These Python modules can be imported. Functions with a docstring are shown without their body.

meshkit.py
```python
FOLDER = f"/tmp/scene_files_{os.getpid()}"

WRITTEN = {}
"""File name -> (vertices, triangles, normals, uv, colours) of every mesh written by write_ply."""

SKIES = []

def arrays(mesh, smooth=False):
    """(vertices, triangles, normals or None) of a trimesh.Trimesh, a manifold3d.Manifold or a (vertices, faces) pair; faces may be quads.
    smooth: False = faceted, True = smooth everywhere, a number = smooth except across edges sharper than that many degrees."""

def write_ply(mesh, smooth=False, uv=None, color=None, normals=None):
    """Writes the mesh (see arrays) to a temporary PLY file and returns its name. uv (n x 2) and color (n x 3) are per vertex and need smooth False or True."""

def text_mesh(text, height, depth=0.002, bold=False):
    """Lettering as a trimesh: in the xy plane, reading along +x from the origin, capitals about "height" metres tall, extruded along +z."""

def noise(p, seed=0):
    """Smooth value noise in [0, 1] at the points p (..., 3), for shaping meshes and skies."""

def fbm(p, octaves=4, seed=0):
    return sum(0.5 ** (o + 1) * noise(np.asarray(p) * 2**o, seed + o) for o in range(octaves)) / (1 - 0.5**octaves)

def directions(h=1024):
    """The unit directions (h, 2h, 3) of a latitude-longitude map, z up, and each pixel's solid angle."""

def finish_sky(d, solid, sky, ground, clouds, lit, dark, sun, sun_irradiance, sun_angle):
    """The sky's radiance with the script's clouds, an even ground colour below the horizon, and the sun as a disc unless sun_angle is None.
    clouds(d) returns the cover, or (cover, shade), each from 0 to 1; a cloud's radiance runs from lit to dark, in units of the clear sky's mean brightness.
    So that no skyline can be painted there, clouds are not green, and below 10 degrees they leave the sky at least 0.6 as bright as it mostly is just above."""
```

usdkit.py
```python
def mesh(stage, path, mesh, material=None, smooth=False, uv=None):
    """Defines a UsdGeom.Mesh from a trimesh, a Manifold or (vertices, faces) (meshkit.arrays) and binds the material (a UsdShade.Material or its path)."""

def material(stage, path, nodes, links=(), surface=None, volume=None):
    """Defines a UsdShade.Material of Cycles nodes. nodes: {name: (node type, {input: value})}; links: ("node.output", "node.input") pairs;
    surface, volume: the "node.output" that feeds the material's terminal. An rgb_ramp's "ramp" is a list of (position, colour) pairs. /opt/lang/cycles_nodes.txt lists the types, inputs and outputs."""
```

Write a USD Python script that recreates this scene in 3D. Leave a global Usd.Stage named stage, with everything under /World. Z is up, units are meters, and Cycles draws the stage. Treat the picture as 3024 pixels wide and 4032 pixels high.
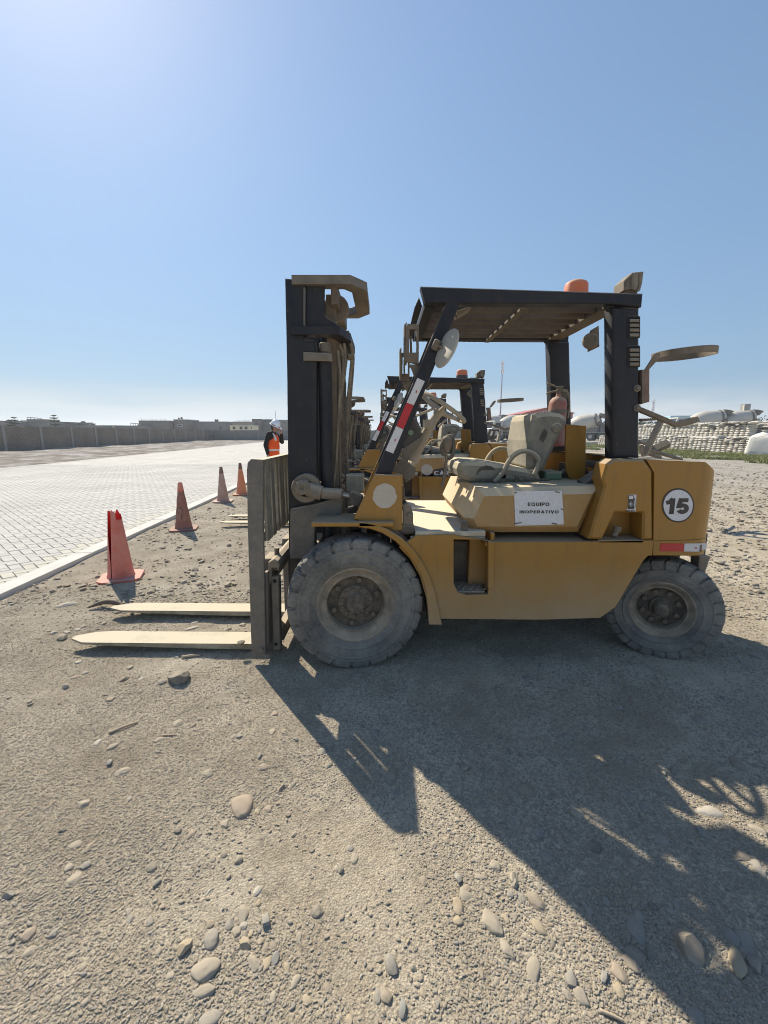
import math, random
import numpy as np
import trimesh, mapbox_earcut, manifold3d as m3, shapely
import shapely.affinity
from shapely.geometry import Polygon, LineString
from pxr import Usd, UsdGeom, UsdLux, UsdShade, Gf, Sdf, Vt
import usdkit, meshkit

stage = Usd.Stage.CreateInMemory()
UsdGeom.SetStageUpAxis(stage, "Z")
UsdGeom.SetStageMetersPerUnit(stage, 1.0)
W = UsdGeom.Xform.Define(stage, "/World")
stage.SetDefaultPrim(W.GetPrim())
stage.DefinePrim("/World/Looks", "Scope")

# ------------------------------------------------------------------ camera, sky, sun
H, FPX, CX, CY, PITCH = 1.46, 1695.0, 1512.0, 2016.0, math.radians(10.46)
cam = UsdGeom.Camera.Define(stage, "/World/camera")
cam.CreateHorizontalApertureAttr(24.0)
cam.CreateVerticalApertureAttr(32.0)
cam.CreateFocalLengthAttr(24.0 * FPX / 3024)
cam.CreateExposureAttr(0.75)
cam.AddTranslateOp().Set((0, 0, H))
cam.AddRotateXOp().Set(90 - math.degrees(PITCH))

SUN_EL, SUN_AZ = math.radians(41.5), math.radians(-35.0)
SDIR = np.array([math.sin(SUN_AZ) * math.cos(SUN_EL), math.cos(SUN_AZ) * math.cos(SUN_EL), math.sin(SUN_EL)])
SKY_STRENGTH, SUN_INT = 0.096, 1.22
dome = UsdLux.DomeLight.Define(stage, "/World/sky")
sky_mat = usdkit.material(stage, "/World/Looks/sky", {
    "tc": ("texture_coordinate", {}),
    "sky": ("sky_texture", {"sky_type": "single_scattering", "sun_disc": False, "sun_elevation": SUN_EL, "sun_rotation": SUN_AZ, "altitude": 50.0, "air_density": 1.0, "aerosol_density": 0.25, "ozone_density": 1.2}),
    "sx": ("separate_xyz", {}),
    "veil": ("map_range", {"from_min": 0.88, "from_max": 0.0, "to_min": 0.0, "to_max": 0.86, "clamp": True}),
    "hazy": ("mix", {"color2": (1.15, 2.08, 3.3)}),
    "mp": ("mapping", {"scale": (2.2, 2.2, 14.0)}),
    "nz": ("noise_texture", {"scale": 1.0, "detail": 5.0, "roughness": 0.55}),
    "cov": ("map_range", {"from_min": 0.36, "from_max": 0.58, "to_min": 0.25, "to_max": 1.0, "clamp": True}),
    "band": ("map_range", {"from_min": 0.10, "from_max": 0.045, "to_min": 0.0, "to_max": 1.0, "clamp": True}),
    "f": ("math", {"math_type": "multiply"}),
    "mix": ("mix", {"color2": (4.4, 4.75, 4.95)}),
    "bg": ("background_shader", {"strength": SKY_STRENGTH}),
}, [("tc.generated", "sx.vector"), ("tc.generated", "mp.vector"), ("mp.vector", "nz.vector"), ("nz.fac", "cov.value"), ("sx.z", "band.value"), ("sx.z", "veil.value"),
    ("veil.result", "hazy.fac"), ("sky.color", "hazy.color1"), ("hazy.color", "mix.color1"),
    ("cov.result", "f.value1"), ("band.result", "f.value2"), ("f.value", "mix.fac"), ("mix.color", "bg.color")], surface="bg.background")
UsdShade.MaterialBindingAPI.Apply(dome.GetPrim()).Bind(sky_mat)
dome.GetPrim().SetCustomDataByKey("kind", "structure")

sun = UsdLux.DistantLight.Define(stage, "/World/sun")
sun.CreateIntensityAttr(SUN_INT)
sun.CreateAngleAttr(0.53)
sun.CreateNormalizeAttr(True)
sun.CreateColorAttr((1.0, 0.90, 0.745))
q = Gf.Rotation(Gf.Vec3d(0, 0, 1), Gf.Vec3d(*map(float, SDIR))).GetQuat()
sun.AddOrientOp(UsdGeom.XformOp.PrecisionFloat).Set(Gf.Quatf(q.GetReal(), Gf.Vec3f(q.GetImaginary())))

# ------------------------------------------------------------------ helpers: prims
_used = {}


def numbered(parent, name):
    k = (parent, name)
    n = _used.get(k, 0)
    _used[k] = n + 1
    return f"{parent}/{name}" if n == 0 else f"{parent}/{name}_{n:03d}"


def tag(prim, label=None, cat=None, group=None, kind=None):
    prim = prim.GetPrim()
    for k, v in (("label", label), ("category", cat), ("group", group), ("kind", kind)):
        if v:
            prim.SetCustomDataByKey(k, v)
    return prim


def thing(name, label, cat, loc=(0, 0, 0), rz=0.0, group=None, kind=None, scale=None):
    x = UsdGeom.Xform.Define(stage, numbered("/World", name))
    x.AddTranslateOp().Set(Gf.Vec3d(*map(float, loc)))
    if rz:
        x.AddRotateZOp().Set(float(math.degrees(rz)))
    if scale is not None:
        x.AddScaleOp().Set(Gf.Vec3f(*([scale] * 3 if np.ndim(scale) == 0 else scale)))
    return tag(x, label, cat, group, kind)


def put(name, mesh, mat, parent="/World", smooth=False, label=None, cat=None, group=None, kind=None):
    pp = str(parent.GetPath()) if hasattr(parent, "GetPath") else parent
    m = usdkit.mesh(stage, numbered(pp, name), mesh, MAT[mat], smooth)
    return tag(m, label, cat, group, kind)


def copy_of(src, name, label, cat, loc, rz=0.0, group=None, scale=None, rx=0.0):
    x = UsdGeom.Xform.Define(stage, numbered("/World", name))
    x.AddTranslateOp().Set(Gf.Vec3d(*map(float, loc)))
    if rz:
        x.AddRotateZOp().Set(float(math.degrees(rz)))
    if rx:
        x.AddRotateXOp().Set(float(math.degrees(rx)))
    if scale is not None:
        x.AddScaleOp().Set(Gf.Vec3f(*([scale] * 3 if np.ndim(scale) == 0 else scale)))
    x.GetPrim().GetReferences().AddInternalReference(src if isinstance(src, Sdf.Path) else src.GetPath())
    x.GetPrim().SetInstanceable(True)
    return tag(x, label, cat, group)


# ------------------------------------------------------------------ helpers: reading measurements off the photograph
ZR = {"1": (950, 1000, 900 / 1659), "2": (1550, 1000, 1350 / 1659), "3": (900, 1750, 850 / 1659), "4": (1600, 1750, 700 / 1659),
      "5": (2200, 1750, 700 / 1630), "6": (1100, 1050, 400 / 1659), "7": (1600, 1050, 600 / 1659), "8": (2250, 1050, 600 / 1659),
      "9": (950, 2050, 300 / 1106), "10": (1100, 1800, 550 / 1659), "11": (1600, 1500, 600 / 1659), "12": (2000, 1600, 500 / 1659),
      "13": (1550, 1800, 350 / 1659), "w": (1050, 2050, 700 / 1659), "g1": (200, 2250, 1100 / 1659), "g2": (900, 2500, 1300 / 1659),
      "g3": (2000, 2500, 1024 / 1659), "g4": (0, 3000, 1500 / 1659), "g5": (1500, 3200, 1524 / 1659), "c": (1350, 1400, 450 / 1659),
      "e": (1900, 1380, 400 / 1659), "L1": (0, 1600, 300 / 1659), "L2": (300, 1600, 400 / 1659), "L3": (700, 1600, 450 / 1659),
      "S": (2600, 1550, 424 / 1659), "z8": (2250, 1550, 450 / 1659), "s": (0, 0, 1.0), "d": (0, 0, 3024 / 1659)}
_c, _s = math.cos(PITCH), math.sin(PITCH)


def src(tagname, x, y):
    a, b, k = ZR[tagname]
    return a + x * k, b + y * k


def ray(u, v):
    r, up = (u - CX) / FPX, -(v - CY) / FPX
    return np.array([r, _c + up * _s, -_s + up * _c])


def on_y(t, pt, y):
    """Where the sight line through a point of the photograph meets the upright plane at distance y: (x, z)."""
    d = ray(*src(t, *pt))
    k = y / d[1]
    return np.array([d[0] * k, H + d[2] * k])


def on_ground(t, pt, z=0.0):
    d = ray(*src(t, *pt))
    k = (z - H) / d[2]
    return np.array([d[0] * k, d[1] * k])


def pts(t, lst, y):
    return np.array([on_y(t, p, y) for p in lst])


# ------------------------------------------------------------------ helpers: shapes
def cat(*ms):
    return trimesh.util.concatenate([m for m in ms if m is not None])


def tri2d(poly):
    v = np.asarray(poly, float)
    return mapbox_earcut.triangulate_float64(v, np.array([len(v)], np.uint32)).reshape(-1, 3)


def slab(poly, y0, y1, c=0.006):
    """A plate cut to the outline poly (x, z), from y0 (nearer) to y1, with its edges chamfered by c."""
    p = np.asarray(poly, float)
    if 0.5 * np.sum(p[:, 0] * np.roll(p[:, 1], -1) - np.roll(p[:, 0], -1) * p[:, 1]) < 0:
        p = p[::-1]
    n = len(p)
    e = np.roll(p, -1, 0) - p
    e /= np.maximum(np.linalg.norm(e, axis=1, keepdims=True), 1e-9)
    nl = np.stack([-e[:, 1], e[:, 0]], 1)
    prev = np.roll(nl, 1, 0)
    bis = nl + prev
    bis /= np.maximum(np.linalg.norm(bis, axis=1, keepdims=True), 1e-6)
    ms = 1 / np.maximum((bis * nl).sum(1), 0.5)
    ins = p + bis * (c * ms)[:, None]
    rings = [(ins, y0), (p, y0 + c), (p, y1 - c), (ins, y1)]
    V = np.concatenate([np.stack([r[:, 0], np.full(n, y), r[:, 1]], 1) for r, y in rings])
    F = []
    for k in range(3):
        a, b = k * n, (k + 1) * n
        i = np.arange(n)
        j = (i + 1) % n
        F += [np.stack([a + i, a + j, b + j], 1), np.stack([a + i, b + j, b + i], 1)]
    t = tri2d(ins)
    F += [t, t[:, ::-1] + 3 * n]
    m = trimesh.Trimesh(V, np.concatenate(F), process=False)
    m.fix_normals()
    return m


def slab_hole(poly, holes, y0, y1):
    g = Polygon(poly, holes)
    m = trimesh.creation.extrude_polygon(g, y1 - y0, engine="earcut")
    v = m.vertices.copy()
    m.vertices = np.stack([v[:, 0], y1 - v[:, 2], v[:, 1]], 1)
    m.fix_normals()
    return m


def box(x0, x1, y0, y1, z0, z1, c=0.004):
    return slab([(x0, z0), (x1, z0), (x1, z1), (x0, z1)], y0, y1, min(c, abs(x1 - x0) / 3, abs(y1 - y0) / 3, abs(z1 - z0) / 3))


def tube(path, r, n=10, closed=False):
    P = np.asarray(path, float)
    R = np.broadcast_to(np.asarray(r, float), (len(P),))
    if closed:
        T = np.roll(P, -1, 0) - np.roll(P, 1, 0)
    else:
        T = np.gradient(P, axis=0)
    T /= np.maximum(np.linalg.norm(T, axis=1, keepdims=True), 1e-9)
    u = np.cross(T[0], [0, 0, 1.0])
    if np.linalg.norm(u) < 0.2:
        u = np.cross(T[0], [0, 1.0, 0])
    u /= np.linalg.norm(u)
    V = []
    a = np.arange(n) / n * 2 * np.pi
    for k in range(len(P)):
        u = u - T[k] * u.dot(T[k])
        u /= max(np.linalg.norm(u), 1e-9)
        w = np.cross(T[k], u)
        V.append(P[k] + R[k] * (np.cos(a)[:, None] * u + np.sin(a)[:, None] * w))
    V = np.concatenate(V)
    F = []
    m = len(P) if closed else len(P) - 1
    i = np.arange(n)
    j = (i + 1) % n
    for k in range(m):
        A, B = k * n, ((k + 1) % len(P)) * n
        F += [np.stack([A + i, A + j, B + j], 1), np.stack([A + i, B + j, B + i], 1)]
    if not closed:
        for A, P0, rev in ((0, P[0], True), ((len(P) - 1) * n, P[-1], False)):
            c = len(V)
            V = np.vstack([V, P0])
            f = np.stack([A + i, A + j, np.full(n, c)], 1)
            F.append(f[:, ::-1] if rev else f)
    m = trimesh.Trimesh(V, np.concatenate(F), process=False)
    m.fix_normals()
    return m


def smoothpath(P, k=8):
    """Catmull-Rom through the points."""
    P = np.asarray(P, float)
    Q = np.vstack([2 * P[0] - P[1], P, 2 * P[-1] - P[-2]])
    out = []
    for i in range(1, len(Q) - 2):
        for t in np.arange(k) / k:
            a, b, c, d = Q[i - 1], Q[i], Q[i + 1], Q[i + 2]
            out.append(0.5 * (2 * b + (c - a) * t + (2 * a - 5 * b + 4 * c - d) * t * t + (3 * b - a - 3 * c + d) * t ** 3))
    out.append(P[-1])
    return np.array(out)


def frame_to(n, up=(0, 0, 1)):
    """Rotation whose z axis is n."""
    n = np.asarray(n, float) / np.linalg.norm(n)
    x = np.cross(up, n)
    if np.linalg.norm(x) < 1e-3:
        x = np.array([1.0, 0, 0])
    x /= np.linalg.norm(x)
    M = np.eye(4)
    M[:3, 0], M[:3, 1], M[:3, 2] = x, np.cross(n, x), n
    return M


def cyl(p0, p1, r, n=16, c=0.0):
    p0, p1 = np.asarray(p0, float), np.asarray(p1, float)
    d = (p1 - p0) / np.linalg.norm(p1 - p0)
    if c:
        return tube([p0, p0 + d * 1e-5, p0 + d * c, p1 - d * c, p1 - d * 1e-5, p1], [r - c, r - c, r, r, r - c, r - c], n)
    return tube([p0, p1], r, n)


def lathe(profile, n=32, axis_to=None, at=(0, 0, 0)):
    """profile: (radius, height) turned about z, then z turned to axis_to and moved."""
    pr = np.asarray(profile, float)
    a = np.arange(n) / n * 2 * np.pi
    V = np.concatenate([np.stack([r * np.cos(a), r * np.sin(a), np.full(n, h)], 1) for r, h in pr])
    F = []
    i = np.arange(n)
    j = (i + 1) % n
    for k in range(len(pr) - 1):
        A, B = k * n, (k + 1) * n
        F += [np.stack([A + i, A + j, B + j], 1), np.stack([A + i, B + j, B + i], 1)]
    m = trimesh.Trimesh(V, np.concatenate(F), process=False)
    if axis_to is not None:
        m.apply_transform(frame_to(axis_to))
    m.apply_translation(at)
    return m


def mirror(m, yc):
    m = m.copy()
    v = m.vertices.copy()
    v[:, 1] = 2 * yc - v[:, 1]
    return trimesh.Trimesh(v, m.faces[:, ::-1], process=False)


def moved(m, d):
    m = m.copy()
    m.apply_translation(d)
    return m


def hexbolt(p, n, r=0.011, h=0.008):
    m = tube([(0, 0, 0), (0, 0, h)], r, 6)
    m.apply_transform(frame_to(n))
    m.apply_translation(p)
    return m


def glyph(ch, t):
    """Outline of one bold sans capital or figure, 1 high; t is half the stroke."""
    a, b = t, 1 - t
    def arc(cx, cy, rx, ry, d0, d1, n=20):
        return [(cx + rx * math.cos(math.radians(d)), cy + ry * math.sin(math.radians(d))) for d in np.linspace(d0, d1, n)]
    w = .62
    S = {"E": [[(.56, b), (a, b), (a, a), (.58, a)], [(a, .52), (.52, .52)]], "L": [[(a, 1), (a, a), (.55, a)]], "I": [[(a, 0), (a, 1)]], "T": [[(0, b), (.66, b)], [(.33, 0), (.33, b)]],
         "U": [[(a, 1)] + arc(.34, .36, .34 - a, .36 - a, 180, 360) + [(.68 - a, 1)]], "N": [[(a, 0), (a, 1)], [(a + .02, .97), (.66 - a, .03)], [(.68 - a, 0), (.68 - a, 1)]],
         "P": [[(a, 0), (a, b), (.34, b)] + arc(.38, (b + .42) / 2, .26 - a + .02, (b - .42) / 2, 90, -90) + [(a, .42)]], "A": [[(a * .9, 0), (.38, b + .02), (.76 - a * .9, 0)], [(.2, .28), (.56, .28)]],
         "V": [[(a * .9, 1), (.36, .03), (.72 - a * .9, 1)]], "O": [arc(.42, .5, .42 - a, .5 - a, 0, 360, 40)], "Q": [arc(.42, .5, .42 - a, .5 - a, 0, 360, 40), [(.48, .28), (.80, .0)]],
         "C": [arc(.42, .5, .42 - a, .5 - a, 40, 320, 32)], "D": [[(a, a), (a, b), (.30, b)] + arc(.32, .5, .36 - a, .5 - a, 90, -90) + [(a, a)]],
         "S": [arc(.33, .74, .31 - a, .26 - a, 30, 270, 20) + arc(.33, .26, .31 - a, .26 - a, 90, -150, 20)],
         "1": [[(.02, .70), (.20, .76), (.36, .97)], [(.36, 0), (.36, .99)]], "5": [[(.56, b), (.16, b), (.10, .50)] + arc(.31, .335, .33 - a, .335 - a, 130, -155, 24)]}
    S["R"] = S["P"] + [[(.36, .42), (.62, 0)]]
    return shapely.union_all([LineString(p).buffer(t, cap_style=2, join_style=2, mitre_limit=2.5) for p in S[ch]])


def text_fit(text, t, bbox, y, depth=0.0015, bold=.11):
    """Lettering fitted to a box of the photograph, standing on the plane at distance y and facing the street (-y)."""
    x, shapes = 0.0, []
    for ch in text:
        if ch == " ":
            x += .3
            continue
        g = shapely.affinity.translate(glyph(ch, bold), x, 0)
        shapes += list(getattr(g, "geoms", [g]))
        x = g.bounds[2] + .13
    m = cat(*[trimesh.creation.extrude_polygon(g, .1, engine="earcut") for g in shapes])
    v = m.vertices.copy()
    lo, hi = v.min(0), v.max(0)
    x0, y0, x1, y1 = bbox
    a, b = on_y(t, (x0, y1), y), on_y(t, (x1, y0), y)
    X = a[0] + (v[:, 0] - lo[0]) / (hi[0] - lo[0]) * (b[0] - a[0])
    Z = a[1] + (v[:, 1] - lo[1]) / (hi[1] - lo[1]) * (b[1] - a[1])
    Y = y - (v[:, 2] - lo[2]) / (hi[2] - lo[2]) * depth
    return trimesh.Trimesh(np.stack([X, Y, Z], 1), m.faces, process=False)


def ellipse(t, cx, cy, rx, ry, n=40):
    return [(cx + rx * math.cos(k / n * 2 * math.pi), cy + ry * math.sin(k / n * 2 * math.pi)) for k in range(n)]


# ------------------------------------------------------------------ materials
MAT = {}
DUST = (0.40, 0.335, 0.25)


def dusty(name, base, dust=DUST, amt=0.35, up=0.8, rough=0.6, metallic=0.0, scale=5.0, bev=0.004, base2=None, bumpd=0.002, spec=0.4, upr=(0.15, 0.95), grime=0.0):
    """Paint or metal of one colour with wear blotches and dust, which lies thickest on faces that look up."""
    nodes = {
        "geo": ("geometry", {}), "sz": ("separate_xyz", {}),
        "upf": ("map_range", {"from_min": upr[0], "from_max": upr[1], "to_min": 0.0, "to_max": up, "clamp": True}),
        "n1": ("noise_texture", {"scale": scale, "detail": 6.0, "roughness": 0.65}),
        "n2": ("noise_texture", {"scale": scale * 9, "detail": 4.0, "roughness": 0.7}),
        "r1": ("map_range", {"from_min": 0.35, "from_max": 0.75, "to_min": 0.0, "to_max": amt * 1.3, "clamp": True}),
        "r2": ("map_range", {"from_min": 0.35, "from_max": 0.7, "to_min": amt * 0.25, "to_max": amt * 0.75, "clamp": True}),
        "a1": ("math", {"math_type": "add"}), "a2": ("math", {"math_type": "add", "use_clamp": True}),
        "b": ("mix", {"color1": base, "color2": base2 or tuple(x * 0.7 for x in base)}),
        "m": ("mix", {"color2": dust}),
        "rr": ("map_range", {"from_min": 0.0, "from_max": 1.0, "to_min": rough, "to_max": 0.95, "clamp": True}),
        "bump": ("bump", {"strength": 0.25, "distance": bumpd}),
        "p": ("principled_bsdf", {"metallic": metallic, "specular_ior_level": spec}),
    }
    links = [("geo.position", "n1.vector"), ("geo.position", "n2.vector"), ("geo.normal", "sz.vector"), ("sz.z", "upf.value"),
             ("n1.fac", "r1.value"), ("n2.fac", "r2.value"), ("r1.result", "a1.value1"), ("r2.result", "a1.value2"),
             ("a1.value", "a2.value1"), ("upf.result", "a2.value2"), ("n2.fac", "b.fac"), ("b.color", "m.color1"), ("a2.value", "m.fac"),
             ("m.color", "p.base_color"), ("a2.value", "rr.value"), ("rr.result", "p.roughness"), ("n2.fac", "bump.height"), ("bump.normal", "p.normal")]
    if grime:
        nodes.update({"mps": ("mapping", {"scale": (7.0, 7.0, 0.9)}), "ns": ("noise_texture", {"scale": 3.0, "detail": 6.0, "roughness": 0.7}),
                      "gs": ("map_range", {"from_min": 0.50, "from_max": 0.80, "to_min": 0.0, "to_max": grime, "clamp": True}), "ms": ("mix", {"color2": (0.085, 0.06, 0.03)}),
                      "nc": ("noise_texture", {"scale": 21.0, "detail": 7.0, "roughness": 0.82}), "gc": ("map_range", {"from_min": 0.645, "from_max": 0.69, "to_min": 0.0, "to_max": 0.75, "clamp": True}), "mc": ("mix", {"color2": (0.36, 0.31, 0.23)}),
                      "szp": ("separate_xyz", {}), "gz": ("map_range", {"from_min": 0.70, "from_max": 0.18, "to_min": 0.0, "to_max": 1.15, "clamp": True}),
                      "gz2": ("math", {"math_type": "multiply"}), "a3": ("math", {"math_type": "add", "use_clamp": True})})
        links = [l for l in links if l not in (("m.color", "p.base_color"), ("b.color", "m.color1"), ("a2.value", "m.fac"))]
        links += [("geo.position", "mps.vector"), ("mps.vector", "ns.vector"), ("ns.fac", "gs.value"), ("b.color", "ms.color1"), ("gs.result", "ms.fac"), ("ms.color", "m.color1"),
                  ("geo.position", "nc.vector"), ("nc.fac", "gc.value"), ("m.color", "mc.color1"), ("gc.result", "mc.fac"), ("mc.color", "p.base_color"),
                  ("geo.position", "szp.vector"), ("szp.z", "gz.value"), ("gz.result", "gz2.value1"), ("n1.fac", "gz2.value2"), ("a2.value", "a3.value1"), ("gz2.value", "a3.value2"), ("a3.value", "m.fac")]
    if bev:
        nodes["bev"] = ("bevel", {"samples": 4, "radius": bev})
        links.append(("bev.bevel", "bump.normal"))
    MAT[name] = usdkit.material(stage, f"/World/Looks/{name}", nodes, links, surface="p.BSDF")


def plain(name, color, rough=0.7, metallic=0.0, var=0.25, scale=8.0, bumpd=0.0, spec=0.4, obj=False, color2=None, transl=None):
    nodes = {"geo": ("geometry", {}), "n": ("noise_texture", {"scale": scale, "detail": 5.0, "roughness": 0.6}),
             "m": ("mix", {"color1": tuple(x * (1 - var) for x in color), "color2": color2 or tuple(min(1, x * (1 + var)) for x in color)}),
             "p": ("principled_bsdf", {"roughness": rough, "metallic": metallic, "specular_ior_level": spec})}
    links = [("geo.position", "n.vector"), ("n.fac", "m.fac"), ("m.color", "p.base_color")]
    if bumpd:
        nodes["bump"] = ("bump", {"strength": 0.6, "distance": bumpd})
        links += [("n.fac", "bump.height"), ("bump.normal", "p.normal")]
    out = "p.BSDF"
    if transl:
        nodes["tr"] = ("translucent_bsdf", {"color": color})
        nodes["mx"] = ("mix_closure", {"fac": transl})
        links += [("p.BSDF", "mx.closure1"), ("tr.BSDF", "mx.closure2")]
        out = "mx.closure"
    MAT[name] = usdkit.material(stage, f"/World/Looks/{name}", nodes, links, surface=out)


dusty("yellow_paint", (0.285, 0.135, 0.008), amt=0.075, up=0.85, rough=0.42, scale=1.8, dust=(0.40, 0.32, 0.215), base2=(0.23, 0.108, 0.007), grime=0.42)
dusty("yellow_dusty", (0.285, 0.135, 0.008), amt=0.22, up=0.92, rough=0.5, scale=1.6, dust=(0.56, 0.46, 0.31), upr=(-0.02, 0.5), grime=0.3)
dusty("floor_dust", (0.17, 0.155, 0.125), amt=0.45, up=0.9, rough=0.6, scale=7.0, dust=(0.62, 0.54, 0.40))
dusty("navy_paint", (0.007, 0.0105, 0.019), amt=0.035, up=0.75, spec=0.25, rough=0.5, scale=2.2, grime=0.12)
dusty("dusty_steel", (0.085, 0.077, 0.065), amt=0.26, up=0.7, rough=0.6, scale=3.0)
dusty("brown_steel", (0.075, 0.056, 0.04), amt=0.25, up=0.6, rough=0.65, scale=3.0)
dusty("roof_brown", (0.05, 0.034, 0.022), amt=0.13, up=0.6, rough=0.7, scale=3.0)
dusty("dark_steel", (0.03, 0.028, 0.026), amt=0.2, up=0.6, rough=0.65, scale=6.0)
dusty("fork_steel", (0.12, 0.105, 0.085), amt=0.40, up=0.68, rough=0.6, scale=7.0, dust=(0.50, 0.45, 0.34))
dusty("plate_steel", (0.06, 0.064, 0.068), amt=0.22, up=0.7, rough=0.55, scale=5.0)
dusty("rust_red", (0.10, 0.032, 0.026), amt=0.28, up=0.5, rough=0.65, scale=8.0)
dusty("rubber", (0.05, 0.053, 0.056), amt=0.6, up=0.12, rough=0.85, scale=5.0, bev=0.0, dust=(0.225, 0.215, 0.19))
dusty("rubber_tread", (0.035, 0.038, 0.044), amt=0.32, up=0.25, rough=0.7, scale=9.0, bev=0.0, dust=(0.26, 0.245, 0.215))
dusty("rim_steel", (0.12, 0.11, 0.095), amt=0.42, up=0.5, rough=0.7, scale=14.0, bev=0.003)
dusty("hub_steel", (0.03, 0.026, 0.023), amt=0.25, up=0.4, rough=0.75, scale=30.0, bev=0.002, bumpd=0.006)
dusty("seat_vinyl", (0.085, 0.097, 0.098), amt=0.28, up=0.8, rough=0.6, scale=3.0, dust=(0.48, 0.42, 0.30), bev=0.018, upr=(-0.05, 0.6))
dusty("black_plastic", (0.012, 0.013, 0.015), amt=0.16, up=0.5, rough=0.5, scale=4.0)
dusty("hose_rubber", (0.05, 0.042, 0.034), amt=0.45, up=0.4, rough=0.8, scale=10.0, bev=0.0)
dusty("chrome_dusty", (0.30, 0.30, 0.31), amt=0.25, up=0.4, rough=0.3, metallic=0.8, scale=8.0, bev=0.0)
dusty("wheel_plastic", (0.30, 0.27, 0.22), amt=0.5, up=0.5, rough=0.6, scale=6.0, bev=0.0)
dusty("mirror_back", (0.42, 0.41, 0.36), amt=0.3, up=0.4, rough=0.5, scale=6.0)
dusty("beacon_orange", (0.75, 0.14, 0.02), amt=0.25, up=0.5, rough=0.35, scale=10.0, bev=0.0)
dusty("extinguisher_red", (0.28, 0.035, 0.035), amt=0.32, up=0.6, rough=0.45, scale=6.0, bev=0.0)
dusty("tape_white", (0.62, 0.62, 0.62), amt=0.06, up=0.2, rough=0.5, scale=10.0, bev=0.0)
dusty("tape_red", (0.46, 0.012, 0.022), amt=0.03, up=0.2, rough=0.4, scale=10.0, bev=0.0)
dusty("sticker_white", (0.66, 0.67, 0.70), amt=0.14, up=0.2, rough=0.55, scale=8.0, bev=0.0)
dusty("worn_white", (0.52, 0.50, 0.46), amt=0.6, up=0.2, rough=0.7, scale=16.0, bev=0.0)
dusty("green_plastic", (0.05, 0.20, 0.11), amt=0.3, rough=0.5, bev=0.0)
dusty("ink_black", (0.018, 0.018, 0.02), amt=0.08, up=0.0, rough=0.6, bev=0.0)
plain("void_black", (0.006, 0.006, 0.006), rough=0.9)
# ------------------------------------------------------------------ the forklift, measured off the photograph
YC = 3.15            # its centre line; the near side faces the camera
FX = 0.45            # local origin
FL = []              # (key, parent key, name, mesh, material, smooth, label, which)


def F(name, mesh, mat, parent=None, smooth=False, label=None, which="all"):
    FL.append((len(FL), parent, name, moved(mesh, (-FX, -YC, 0)), mat, smooth, label, which, ZONE[0]))
    return len(FL) - 1


ZONE = [""]          # "wheel", "mast" or nothing: how a part differs on the longer forklifts behind


def F2(name, mesh, mat, parent=None, smooth=False, label=None, which="all"):
    """The part and its twin on the far side."""
    k = F(name, mesh, mat, parent, smooth, label, which)
    F(name, mirror(mesh, YC), mat, parent, smooth, None, which)
    return k


YB, YG = 2.53, 2.62   # body side, guard side


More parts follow.
